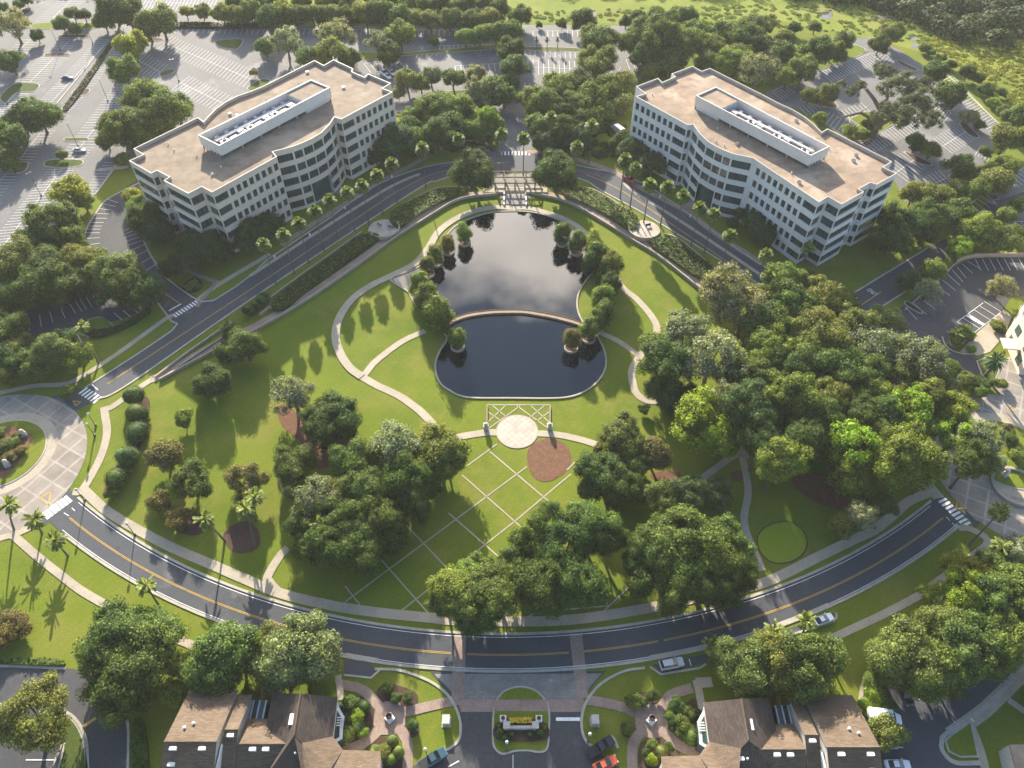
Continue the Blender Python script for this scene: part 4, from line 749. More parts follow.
# clipped ball shrubs and garden shrubs
T('of the clipped balls by the roundabout sidewalk', 'clipped ball shrubs beside the curved sidewalk', [(135, 397, 9.5, 'D'), (137.5, 415, 9.5, 'D'), (138.5, 434, 10, 'D'), (129, 458, 11, 'D'), (117, 479.5, 10, 'D')], 'ball_shrub', 'shrub', BALL, None, cz=.75, zs=.95, stem=False)
T('along the curved topiary bed', 'low shrubs in the topiary bed', [(146, 420, 4, 'Y'), (135, 443, 5, 'L'), (128, 471, 6, 'L'), (113, 493, 7, 'L'), (144, 432, 4, 'O'), (121, 466, 4, 'M')], 'low_shrub', 'shrub', FAR, None, cz=.8, zs=.7, stem=False)
T('in the west townhouse garden', 'shrubs in the west townhouse garden', [(387, 689, 5, 'D'), (396, 698, 5, 'M'), (408, 698, 5.5, 'D'), (413, 726, 6, 'D'), (364, 707, 6, 'D'), (351, 704, 7, 'M'), (358, 717, 7, 'B'), (349, 718, 6, 'D'), (347, 735, 8, 'L'), (358, 726, 6, 'M'), (393, 742, 6, 'M'), (391, 760, 6, 'L'), (384, 752, 7, 'O'), (399, 753, 6, 'M'), (363, 733, 5, 'B'), (375, 750, 5, 'L')], 'garden_shrub', 'shrub', BALL+FAR, None, cz=.8, zs=.85, stem=False)
T('in the east townhouse garden', 'shrubs in the east townhouse garden', [(633, 702, 7, 'M'), (653, 696, 6, 'D'), (643, 702, 5, 'D'), (628, 728, 6.5, 'M'), (676, 706, 7, 'D'), (690, 714, 7, 'M'), (683, 726, 8, 'M'), (690, 736, 8, 'M'), (672, 720, 6, 'D'), (652, 745, 5.5, 'M'), (651, 760, 5.5, 'B'), (660, 752, 6, 'O'), (647, 754, 5, 'D'), (668, 748, 5, 'M'), (698, 724, 5, 'D')], 'garden_shrub', 'shrub', BALL+FAR, None, cz=.8, zs=.85, stem=False)
T('at the steps of the west hedge', 'shrubs at the steps of the west hedge', [(249, 311, 6, 'D'), (263, 300, 7, 'D'), (256, 306, 5, 'D')], 'ball_shrub', 'shrub', BALL, None, cz=.75, zs=.9, stem=False)
T('beside the village car park', 'shrubs beside the village car park', [(875, 697, 8, 'B'), (872, 681, 8, 'L'), (887, 706, 7, 'M'), (864, 705, 6, 'B'), (866, 716, 5, 'L')], 'garden_shrub', 'shrub', FAR, None, cz=.8, zs=.8, stem=False)
T('on the far left lawn', 'brown ornamental grasses on the left lawn', [(18, 628, 13, 'R'), (5, 621, 11, 'R'), (2, 638, 12, 'R')], 'grass_clump', 'ornamental grass', FAR, None, cz=.7, zs=.6, stem=False)
T('inside the west roundabout', 'shrubs inside the west roundabout', [(5, 446, 7, 'M'), (14, 443, 6, 'L'), (22, 450, 5, 'R'), (18, 436, 5, 'R'), (10, 457, 6, 'R'), (3, 462, 5, 'R'), (0, 433, 5, 'L'), (-6, 450, 7, 'M')], 'low_shrub', 'shrub', FAR, None, cz=.7, zs=.6, stem=False, z0=.26)
T('along the office walk bed', 'low shrubs at office and court beds', [(194, 284, 4, 'L'), (189, 288, 4, 'O'), (199, 287, 3, 'O'), (962, 333, 8, 'L'), (955, 343, 5, 'O'), (970, 337, 5, 'L'), (971, 350, 4, 'B'), (996, 326, 6, 'O'), (1000, 330, 5, 'D'), (985, 385, 6, 'D'), (1000, 385, 6, 'L')], 'low_shrub', 'shrub', FAR, None, cz=.7, zs=.7, stem=False)
T('along the east car park edge', 'bushes along the marsh kerb', [(925, 50, 5, 'D'), (940, 60, 5, 'D'), (950, 66, 5, 'D'), (985, 92, 7, 'D'), (1002, 112, 6, 'D'), (1000, 94, 5, 'D'), (978, 80, 6, 'M'), (992, 104, 5, 'B'), (930, 54, 4, 'M'), (848, 132, 6, 'L'), (862, 136, 6, 'M'), (871, 128, 8, 'M'), (820, 119, 6, 'L'), (912, 92, 6, 'B')], 'bush', 'bush', FAR, None, cz=.7, zs=.8, stem=False)
# far wood and marsh scrub: nobody could count it
def scrub(name, poly, n, size, tone, label, hz=.8, leafm=None):
    me_v = []; r = np.random.default_rng(len(poly)*n); P = W(poly)
    from mathutils.geometry import intersect_point_tri_2d
    x0, x1 = min(p.x for p in P), max(p.x for p in P); y0, y1 = min(p.y for p in P), max(p.y for p in P); k = 0
    def inside(x, y):
        c = False; j = len(P)-1
        for i in range(len(P)):
            if (P[i].y > y) != (P[j].y > y) and x < (P[j].x-P[i].x)*(y-P[i].y)/(P[j].y-P[i].y)+P[i].x: c = not c
            j = i
        return c
    C, Nn, S = [], [], []
    while k < n:
        x, y = r.uniform(x0, x1), r.uniform(y0, y1)
        if not inside(x, y): continue
        k += 1; s = r.uniform(*size); m = int(30+s*34); d = r.normal(size=(m, 3)); d[:, 2] = np.abs(d[:, 2]); d /= np.linalg.norm(d, axis=1, keepdims=True)
        C.append(np.array([x, y, 0])+d*np.array([s, s, s*hz])*r.uniform(.75, 1.05, (m, 1))); q = d+np.array([0, 0, .4])+r.normal(size=d.shape)*.35; Nn.append(q/np.linalg.norm(q, axis=1, keepdims=True)); S.append(np.full(m, .16+s*.085))
    C = np.concatenate(C); Nn = np.concatenate(Nn); S = np.concatenate(S)
    o = link(name, quads_mesh(name, leaf_faces(C, Nn, S, r), 'leaves')); o.color = (*tone, 1); o['kind'] = 'stuff'; o['label'] = label; o['category'] = 'vegetation'
marsh = [(900, 44), (940, 56), (985, 90), (1020, 130), (1120, 150), (1120, 20), (1010, 8), (900, -4), (740, 2), (640, 12), (520, 12), (520, 24), (640, 26), (800, 24), (860, 36)]
scrub('marsh_scrub', [(912, 44), (945, 54), (990, 92), (1024, 128), (1110, 140), (1110, 40), (960, 30)], 900, (.8, 2.0), (.2, .2, .03), 'sunny yellow green marsh scrub right of the east car park', .35)
scrub('marsh_reeds', [(640, 20), (860, 34), (930, 46), (1000, 40), (900, 8), (740, 4), (520, 12), (520, 23)], 420, (.6, 1.8), (.15, .17, .035), 'low reeds of the marsh beyond the car parks', .3)
scrub('far_wood', [(920, 22), (960, 40), (1000, 52), (1120, 70), (1120, -40), (560, -40), (560, -12), (760, -6), (860, 4)], 500, (4, 8), (.035, .05, .015), 'dark far wood along the upper right edge', .9)
scrub('far_wood', [(-200, -60), (560, -60), (560, -10), (-200, -16)], 420, (4, 8), (.05, .06, .018), 'far wood along the upper left edge', .9)
scrub('hedge_undergrowth', [(222, 20), (300, 22), (500, 27), (510, 8), (222, 6)], 330, (1.6, 3.4), (.06, .075, .02), 'undergrowth between the trees of the far hedge row', .8)
scrub('ground_cover', [(398, 124), (480, 100), (492, 150), (440, 152), (388, 160)], 200, (.8, 2), (.04, .06, .018), 'shrubby ground cover between west office and north drive', .6)
scrub('ground_cover', [(532, 112), (612, 100), (640, 160), (570, 155), (536, 150)], 200, (.8, 2), (.035, .055, .018), 'shrubby ground cover right of the north drive', .6)
# clipped hedge banks below the terrace road
def hedge(poly, tone, label, h=1.3, dens=5.5):
    P = smooth(W(poly), True, 3); c = sum(P, Vector((0, 0)))/len(P); r = np.random.default_rng(int(abs(c.x*10)))
    t = empty('hedge', (c.x, c.y, 0), label, 'hedge', 'planted banks below the terrace road')
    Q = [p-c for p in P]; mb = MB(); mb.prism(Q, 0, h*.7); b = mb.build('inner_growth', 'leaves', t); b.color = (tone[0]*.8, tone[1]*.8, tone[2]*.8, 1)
    x0, x1 = min(p.x for p in Q), max(p.x for p in Q); y0, y1 = min(p.y for p in Q), max(p.y for p in Q); n = int((x1-x0)*(y1-y0)*dens); X = r.uniform(x0, x1, n); Y = r.uniform(y0, y1, n); ok = np.zeros(n, bool); j = len(Q)-1
    for i in range(len(Q)):
        a = (Q[i].y > Y) != (Q[j].y > Y); xx = (Q[j].x-Q[i].x)*(Y-Q[i].y)/((Q[j].y-Q[i].y) or 1e-9)+Q[i].x; ok ^= a & (X < xx); j = i
    X, Y = X[ok], Y[ok]; Z = h*(.75+.35*np.abs(np.sin(X*1.9+np.sin(Y*1.3)*2)*np.cos(Y*2.1)))+r.uniform(-.15, .15, len(X))
    nr = r.normal(size=(len(X), 3))*.6+np.array([0, 0, 1]); nr /= np.linalg.norm(nr, axis=1, keepdims=True)
    f = link('foliage', quads_mesh('foliage', leaf_faces(np.stack([X, Y, Z], 1), nr, .33, r), 'leaves'), t); f.color = (*tone, 1)
hedge([(272, 306), (300, 281), (335, 256), (362, 237), (380, 239), (345, 265), (310, 290), (284, 311)], (.07, .1, .026), 'long dark hedge bank below the west terrace road')
hedge([(390, 216), (410, 203), (437, 192), (462, 190), (466, 193), (440, 204), (420, 215), (398, 230)], (.1, .125, .03), 'short hedge bank between west overlook and pergola')
hedge([(648, 243), (672, 239.5), (694, 255), (715, 272), (700, 280), (672, 262)], (.07, .1, .026), 'dark hedge bank below the east terrace road')
hedge([(564, 191), (582, 190), (600, 196), (637, 219), (630, 232), (606, 216), (580, 203), (565, 197)], (.1, .125, .03), 'short hedge bank between pergola and east overlook')
hedge([(0, 659), (58, 660), (60, 666), (0, 664)], (.06, .085, .016), 'low strip hedge along the lower left kerb', .8)
hedge([(84, 333), (112, 329), (130, 321), (148, 309), (150, 314), (128, 328), (100, 338)], (.03, .05, .015), 'dark strip hedge beside the shaded left lot', .9)
hedge([(134, 724), (144, 722), (150, 768), (140, 790), (134, 768)], (.05, .08, .014), 'strip hedge left of the west townhouse', .9)
hedge([(64, 108), (80, 86), (100, 58), (112, 42), (114, 44), (104, 60), (84, 90), (68, 110)], (.05, .055, .02), 'thin dividing hedge down the far left car park', .7)
hedge([(160, 28), (262, 29), (262, 25), (160, 24)], (.03, .045, .015), 'clipped far hedge behind the west car park', 1.2)

# palms
def frond_head(name, seed, n=46, L=1.0, droop=.5, wide=.16, fan=True):
    r = np.random.default_rng(seed); V = []
    for i in range(n):
        a = r.uniform(0, 2*PI); e = r.uniform(-.9, 1.4); ln = L*r.uniform(.8, 1.1); d = np.array([math.cos(a)*math.cos(e), math.sin(a)*math.cos(e), math.sin(e)])
        s = np.array([-math.sin(a), math.cos(a), 0]); p = np.zeros(3); seg = 4
        for j in range(seg):
            q = p+d*ln/seg; d = d+np.array([0, 0, -droop/seg]); d /= np.linalg.norm(d)
            f = lambda t: wide*(math.sin(PI*(t*.82+.14)) if not fan else .25+1.3*t*(1.35-t))
            w0, w1 = f(j/seg), f((j+1)/seg); lift = np.array([0, 0, .06])
            V += [p-s*w0, p+lift*.2, q+lift*.2, q-s*w1, p+s*w0, q+s*w1, q+lift*.2, p+lift*.2]; p = q
    return np.array(V)
def palm_mesh(name, seed, **k): return quads_mesh(name, frond_head(name, seed, **k), 'palm_leaves')
FANH = [palm_mesh('fan_crown', i, n=170, droop=.95, wide=.22) for i in range(3)]; DATEH = [palm_mesh('feather_crown', 9, n=60, droop=1.3, wide=.1, fan=False)]; CABH = [palm_mesh('cabbage_crown', 20+i, n=40, droop=.8, wide=.16) for i in range(3)]
def palm(x, y, h, rp, label, group, heads, tone=(.1, .13, .03), base=None, r0=.17, name='palm_tree'):
    p = at(x, y, h); r = rp*depth(y, h)/F*1.14; b = at(*base) if base else Vector((p.x, p.y, 0))
    t = empty(name, (b.x, b.y, 0), label, 'palm', group); d = p-b
    mb = MB(); mb.tube([(0, 0, -.05), (d.x*.3, d.y*.3, h*.35), (d.x*.65, d.y*.65, h*.7), (d.x, d.y, h)], [r0*1.5, r0, r0*.85, r0*.8], 8); mb.build('trunk', 'palm_bark', t)
    c = link('crown', random.choice(heads), t, (d.x, d.y, h-.1)); c.scale = (r, r, r); c.rotation_euler = (0, 0, random.uniform(0, 6)); k = random.uniform(.85, 1.15); c.color = (tone[0]*k, tone[1]*k, tone[2]*k, 1)
WP = [(263.7, 244.6), (283.5, 235), (298.8, 224), (314.6, 211.7), (329.6, 200.8), (347.4, 192.6), (362.2, 186), (376.8, 175.5), (392, 164), (422, 149)]
for i, (x, y) in enumerate(WP): palm(x, y, 14.8, 6.6, 'tall slim fan palm on the west terrace road kerb, '+(ORD[i] if i < 9 else 'rightmost')+' of the row', 'tall palms lining the terrace road', FANH)
EP = [(577, 147.5), (592, 126), (625, 159.7), (635.5, 168.8), (649.8, 185), (667.5, 187), (683.3, 196.3), (699.5, 208.2), (713.5, 214.5), (730, 235.6), (766, 255), (768, 276)]
for i, (x, y) in enumerate(EP): palm(x, y, 14.8, 6.6, 'tall slim fan palm on the east terrace road kerb, '+(ORD[i] if i < 11 else 'rightmost')+' of the row', 'tall palms lining the terrace road', FANH)
for x, y, l in ((459, 139, 'left of the road junction'), (501.5, 134, 'left of the north drive mouth'), (523.7, 138, 'standing before the pergola middle'), (551, 117.5, 'right of the north drive mouth')): palm(x, y, 14.5, 6, 'tall slim fan palm '+l, 'tall palms at the road junction', FANH)
for i, (x, y, bx, by, l) in enumerate(((8, 505, 14, 530, 'at the left edge below the west roundabout'), (34, 519, 42, 533, 'below the west roundabout, right of two'), (55, 541, 68, 556, 'beside the lower left ring road kerb'), (146, 585, 160, 607, 'alone on the outer verge of the ring road'), (246, 508, 255, 545, 'over the dark round bed on the left lawn'), (254, 497, 256, 520, 'taller one over the dark round bed'),
        (204, 519, 225, 541, 'leaning beside the dark round bed'), (82, 326, 99, 364, 'slender, at the left kerb of the shaded lot'), (226, 326, 230, 340, 'by the brick walk corner'), (319, 524, 330, 552, 'poking out of the left grove'), (1000, 512, 968, 546, 'leaning beside the east crosswalk'), (807, 621, 800, 640, 'at the east parking bay, upper'), (774, 630, 770, 650, 'at the east parking bay, lower'), (712, 646, 710, 664, 'bright, over the parked suv bay'), (834, 647, 830, 664, 'behind the east townhouse trees'), (809, 248, 800, 268, 'slim, before the east office corner'), (1002, 546, 1000, 566, 'at the right edge below the roundabout'), (957, 333, 957, 340, 'in the court bed'))):
    palm(x, y, 8 if by-y > 18 else 5, 10 if y > 400 else 7, 'fan palm '+l, 'single fan palms', CABH, (.13, .15, .035), (bx, by), .2)
palm(996, 361, 7.5, 11, 'green feather palm in the entrance court at right', 'feather palms', DATEH, (.05, .085, .03), (985, 376), .3)

# ------------------------------------------------------------------ the two office blocks
HB, ZR, FL = 22.6, 21.7, 4.3          # parapet top, roof, storey height
def office(outline, types, label, wall, roof, pent, tag_):
    P = [at(x, y, HB).xy for x, y in outline]
    ar = sum(P[i].x*P[(i+1) % len(P)].y-P[(i+1) % len(P)].x*P[i].y for i in range(len(P)))
    E = [(P[i], P[(i+1) % len(P)], types[i]) for i in range(len(P))]
    c = sum(P, Vector((0, 0)))/len(P); t = empty('office_building', (c.x, c.y, 0), label, 'office building')
    loc = Vector((c.x, c.y, 0)); inv = 1 if ar > 0 else -1
    wm = MB(); wins = []
    for a, b, ty in E:
        a, b = (a-c), (b-c)
        if inv < 0: a, b = b, a
        d = b-a; L = d.length; d = d/L; nrm = Vector((d.y, -d.x))
        def pt(u, z, off=0.0): q = a+d*u+nrm*off; return (q.x, q.y, z)
        def plain_(u0, u1, z0, z1): wm.quad(pt(u0, z0), pt(u1, z0), pt(u1, z1), pt(u0, z1))
        def opening(u0, u1, z0, z1, rec, pane, style):
            wm.quad(pt(u0, z0), pt(u1, z0), pt(u1, z0, -rec), pt(u0, z0, -rec)); wm.quad(pt(u0, z1, -rec), pt(u1, z1, -rec), pt(u1, z1), pt(u0, z1))
            if style != 'teal_glass': wm.quad(pt(u0, z0), pt(u0, z0, -rec), pt(u0, z1, -rec), pt(u0, z1)); wm.quad(pt(u1, z0, -rec), pt(u1, z0), pt(u1, z1), pt(u1, z1, -rec))
            m = MB(); m.quad(pt(u0, z0, -rec), pt(u1, z0, -rec), pt(u1, z1, -rec), pt(u0, z1, -rec))
            k = max(1, round((u1-u0)/pane))
            for i in range(1, k):
                u = u0+(u1-u0)*i/k; w = .05
                m.quad(pt(u-w, z0, -rec+.08), pt(u+w, z0, -rec+.08), pt(u+w, z1, -rec+.08), pt(u-w, z1, -rec+.08), 1)
                m.quad(pt(u-w, z0, -rec), pt(u-w, z0, -rec+.08), pt(u-w, z1, -rec+.08), pt(u-w, z1, -rec), 1); m.quad(pt(u+w, z0, -rec+.08), pt(u+w, z0, -rec), pt(u+w, z1, -rec), pt(u+w, z1, -rec+.08), 1)
            wins.append(((u1-u0)*(z1-z0), style, m))
        if ty == '' or L < .8:
            plain_(0, L, 0, HB); continue
        spans = []
        if ty[0] == 'P':
            n = int(ty[1:]); bay = L/n
            spans = [(bay*(i+.5)-bay*.335, bay*(i+.5)+bay*.335) for i in range(n)]
        elif ty[0] == 'Q':     # punched bays with a ribbon towards one end
            n = int(ty[1:]); bay = L/(n+2.2)
            spans = [(bay*(i+.5)-bay*.335, bay*(i+.5)+bay*.335) for i in range(n)] + [(bay*(n+.15), L-.25)]
            if ty[-1:] == 'x': pass
            if a.x > b.x: pass
            if tag_ == 'west': spans = [(L-v, L-u) for u, v in spans][::-1]
        elif ty[0] in 'RE': spans = [(.12 if ty[0] == 'E' else .3, L-(.12 if ty[0] == 'E' else .3))]
        nf = 5
        for f in range(nf):
            z0, z1 = f*FL, (f+1)*FL; s0, s1 = z0+1.0+(.2 if ty[0] in 'PQ' else 0), z0+3.62
            if ty[0] == 'E' and f < 2:
                if f == 0:
                    opening(0, L, .05, 7.8, 1.3, 1.7, 'teal_glass'); plain_(0, L, 7.8, 2*FL)
                continue
            plain_(0, L, z0, s0); plain_(0, L, s1, z1); u = 0
            for (u0, u1) in spans:
                plain_(u, u0, s0, s1); opening(u0, u1, s0, s1, .38 if ty[0] in 'PQ' else .3, .95 if ty[0] in 'PQ' else 1.35, 'window_glass'); u = u1
            plain_(u, L, s0, s1)
        plain_(0, L, nf*FL, HB)
    wm.build('wall', wall, t)
    wins.sort(key=lambda q: -q[0])
    for a_, st, m in wins[:100]: m.build('window', [st, 'dark_metal'], t)
    if wins[100:]:
        rest = MB()
        for a_, st, m in wins[100:]:
            k = len(rest.v); rest.v += m.v; rest.f += [tuple(i+k for i in f) for f in m.f]; rest.m += m.m
        rest.build('smaller_windows', ['window_glass', 'dark_metal'], t)['kind'] = 'stuff'
    Q = [p-c for p in P]; I = offset(Q, -.34*inv, True)
    m = MB(); m.flat(offset(Q, -.3*inv, True), ZR); m.build('roof', roof, t)
    m = MB(); O = offset(Q, .03*inv, True)
    for i in range(len(Q)):
        j = (i+1) % len(Q); z0, z1 = HB-.02, HB+.14
        qs = [(O[i], O[j], z0, z1), (I[j], I[i], ZR-.1, z1)]
        for p, q, a_, b_ in qs: m.quad((p.x, p.y, a_), (q.x, q.y, a_), (q.x, q.y, b_), (p.x, p.y, b_))
        m.quad((O[i].x, O[i].y, z1), (O[j].x, O[j].y, z1), (I[j].x, I[j].y, z1), (I[i].x, I[i].y, z1))
    m.build('parapet', 'coping', t)
    rv = random.Random(3 if tag_ == 'west' else 5); Cc = sum(Q, Vector((0, 0)))/len(Q)
    for k in range(14):
        e = Q[rv.randrange(len(Q))]; q = Cc.lerp(e, rv.uniform(.55, .86)); m = MB()
        if k % 3: m.lathe((q.x, q.y), [(.16, ZR), (.16, ZR+.6), (.24, ZR+.62), (0, ZR+.75)], 9); m.build('vent_pipe', 'equipment', t)
        else: m.box(q, .9, .9, ZR, ZR+.5, .5); m.box(q, 1.0, 1.0, ZR+.5, ZR+.6, .5, 1); m.build('roof_hatch', ['equipment', 'dark_metal'], t)
    # rooftop plant screen: thin walls standing clear of the roof on short legs, a covered end room
    zt = ZR+pent['h']; C = [at(x, y, zt).xy-c for x, y in pent['c']]     # near-outer, near..., order a,b,c,d
    a, b, c2, d = C
    sc2 = MB(); zb = ZR+1.15
    R = [a, b, c2, d]; ra = sum(R[i].x*R[(i+1) % 4].y-R[(i+1) % 4].x*R[i].y for i in range(4)); sgn = 1 if ra > 0 else -1
    Rin = offset(R, -.35*sgn, True)
    for i in range(4):
        j = (i+1) % 4
        sc2.prism([R[i], R[j], Rin[j], Rin[i]], zb, zt)
        sc2.flat([R[i], R[j], Rin[j], Rin[i]], zb, 0, True)
    screen = sc2.build('plant_screen', 'screen_panel', t)
    m = MB()
    for i in range(4):
        j = (i+1) % 4
        for k in range(7):
            p = Rin[i]+(Rin[j]-Rin[i])*k/6; m.box(p, .25, .25, ZR, zb)
    m.build('leg_frame', 'screen_panel', screen)
    f = pent['room']; e0, e1 = (Rin[0]+(Rin[1]-Rin[0])*f, Rin[3]+(Rin[2]-Rin[3])*f) if pent['end'] else (Rin[0]+(Rin[1]-Rin[0])*(1-f), Rin[3]+(Rin[2]-Rin[3])*(1-f))
    room = [e0, Rin[1], Rin[2], e1] if pent['end'] else [Rin[0], e0, e1, Rin[3]]
    m = MB(); m.prism(room, ZR, zt-.5); m.build('plant_room', 'screen_panel', screen)
    m = MB(); m.flat(room, zt-.49); m.build('plant_room_roof', roof, screen)
    ax = (b-a).normalized(); wd = (d-a); ln = (b-a).length; rz = math.atan2(ax.y, ax.x)
    m = MB(); m.flat([Rin[i] for i in range(4)], zb+.05); m.build('plant_deck', roof, screen)
    rr = random.Random(4)
    lo, hi = (.06, f-.03) if pent['end'] else (1-f+.03, .95)
    for k in range(9):
        u = lo+(hi-lo)*(k+.5)/9; p = a+(b-a)*u+wd*(.35+.06*rr.random()); kind = k % 3
        m = MB()
        if kind == 0: m.box(p, 2.6, 1.8, zb, zb+1.7+rr.random()*.5, rz); m.lathe((p.x, p.y), [(.6, zb+1.7), (.6, zb+2.4), (.35, zb+2.4)], 14, 1)
        elif kind == 1:
            m.box(p, 3.0, 1.6, zb, zb+1.3, rz); m.box(p, 2.6, 1.2, zb+1.3, zb+1.55, rz, 1)
        else: m.box(p, 2.0, 2.2, zb, zb+2.0, rz); m.box(p, 1.6, .3, zb+2.0, zb+2.2, rz, 1)
        m.build('cooling_unit', ['equipment', 'dark_metal'], screen)
    m = MB(); p0, p1 = a+(b-a)*lo+wd*.68, a+(b-a)*hi+wd*.68
    m.tube([(p0.x, p0.y, zb+1.2), (p1.x, p1.y, zb+1.2)], [.4, .4], 10); q0, q1 = p0-wd*.12, p1-wd*.12; m.tube([(q0.x, q0.y, zb+1.6), (q1.x, q1.y, zb+1.6)], [.28, .28], 10)
    for k in range(8):
        q = p0+(p1-p0)*(k+.5)/8; m.box(q+wd*.12, 1.2, .9, zb, zb+1.5, rz)
    m.build('duct_run', 'equipment', screen)
    m = MB(); m.box(a+(b-a)*((lo+hi)/2)+wd*.5, ln*(hi-lo)*.3, 1.6, zb+.1, zb+.6, rz); m.build('rust_platform', 'rust_deck', screen)
    # entrance columns
    for (x, y) in pent['cols']:
        q = at(x, y).xy-c; m = MB(); m.box(q, 1.15, 1.15, 0, 8.3, rz); m.build('entrance_column', 'wall_panel_pale', t)
    return t
LO = [(133.4, 149), (198, 117.5), (203.7, 121.7), (208, 116.8), (215.6, 109), (225.5, 102), (236.7, 96.4), (250.8, 91.5), (264, 86), (314.6, 60.5), (323.8, 65.5), (333.6, 59.8), (353.3, 69), (351.9, 71.8), (364.6, 77.4), (368, 73.9), (391, 83.5), (382.8, 88.7), (392.7, 92.2),
      (341.4, 119.6), (334.3, 117.5), (330, 124.5), (321.7, 133), (311.8, 139), (302, 143.5), (292, 147.2), (273, 152), (277, 157), (212, 192.7), (201.6, 187), (188.2, 194), (163.6, 180.8), (169.2, 177.3), (157.3, 171), (151, 173.8), (129, 161), (143.2, 154.8)]
LT = ['']*18 + ['Q7', 'R', 'R', 'R', 'E', 'E', 'R', 'R', '', 'Q8', 'R', 'R', 'R', 'R', 'R', 'R', 'R', '', '']
RO = [(635.8, 86.7), (658, 78.3), (662.2, 82.5), (674.9, 76.9), (671.3, 74), (692.4, 66.3), (701.6, 71.3), (710, 68.4), (762, 94.5), (778, 103), (792, 109.4), (804.8, 116.9), (814.6, 125.3), (821.7, 132.3), (827.3, 128.8), (892, 161.9), (883.5, 167.5), (896.9, 173.8),
      (876.5, 185), (870.2, 183), (858.9, 189.3), (864.1, 192.1), (841.4, 204.8), (828, 197), (818.8, 202.7), (757.1, 161.4), (753.6, 158.6), (732.5, 154.2), (724, 150.8), (716, 147), (707.2, 141.6), (698.8, 133.1), (693, 124.7), (687.5, 125.4), (635.5, 96.8), (645.3, 93.8)]
RT = ['']*17 + ['R', 'R', 'R', 'R', 'R', 'R', 'R', 'Q8', '', 'R', 'R', 'E', 'E', 'R', 'R', 'R', 'Q7', '', '']
office(LO, LT, 'cream five storey office block left of the pond with stepped corners and flat tan roof', 'wall_panel', 'roof_gravel', dict(h=4.6, c=[(198, 135), (219.2, 145.6), (330, 87.3), (311, 79.5)][1:2]+[(330, 87.3), (311, 79.5), (198, 135)], room=.76, end=True, cols=[(311, 203), (331.5, 190)]), 'west')
office(RO, RT, 'white five storey office block right of the pond with curved front and reddish tan roof', 'wall_panel_pale', 'roof_gravel_red', dict(h=4.6, c=[(811, 155.5), (696, 95.5), (716, 86.5), (830, 146.4)], room=.78, end=True, cols=[(696, 191), (716.5, 204)]), 'east')
# wing of another office at the right edge
t = empty('edge_office', at(1040, 330)[:], 'pale office wing cut off by the right picture edge with dark teal windows', 'office building')
c = at(1040, 330).xy; mb = MB(); Pp = [p-c for p in (at(1003, 338).xy, at(1018, 375).xy, at(1075, 375).xy, at(1075, 290).xy, at(1024, 300).xy)]
mb.prism(Pp, 0, 9.5); mb.build('wall', 'wall_panel', t)
m = MB(); m.flat(offset(Pp, -.4 if sum(Pp[i].x*Pp[(i+1) % 5].y-Pp[(i+1) % 5].x*Pp[i].y for i in range(5)) > 0 else .4, True), 9.6); m.build('roof', 'roof_gravel', t)
a, b = Pp[4], Pp[0]; d = (b-a).normalized(); nn = Vector((-d.y, d.x)); nn = nn if nn.dot(a) > 0 else -nn
for z0 in (1.2, 5.2):
    for k in range(3):
        u = a+(b-a)*((k+.5)/3); m = MB(); m.box(u+nn*.05, 2.6, .2, z0, z0+2.4, math.atan2(d.y, d.x), 0); m.build('window', 'teal_glass', t)
a, b = Pp[0], Pp[1]; d = (b-a).normalized(); nn = Vector((d.y, -d.x)); nn = nn if nn.dot(a) > 0 else -nn
for z0 in (1.2, 5.2):
    for k in range(2):
        u = a+(b-a)*((k+.5)/2); m = MB(); m.box(u+nn*.05, 2.6, .2, z0, z0+2.4, math.atan2(d.y, d.x), 0); m.build('window', 'teal_glass', t)
m = MB(); m.box((a+b)/2+nn*2.2, 4, 4, 4.2, 4.6, math.atan2(d.y, d.x)); m.build('canopy', 'wall_panel', t)

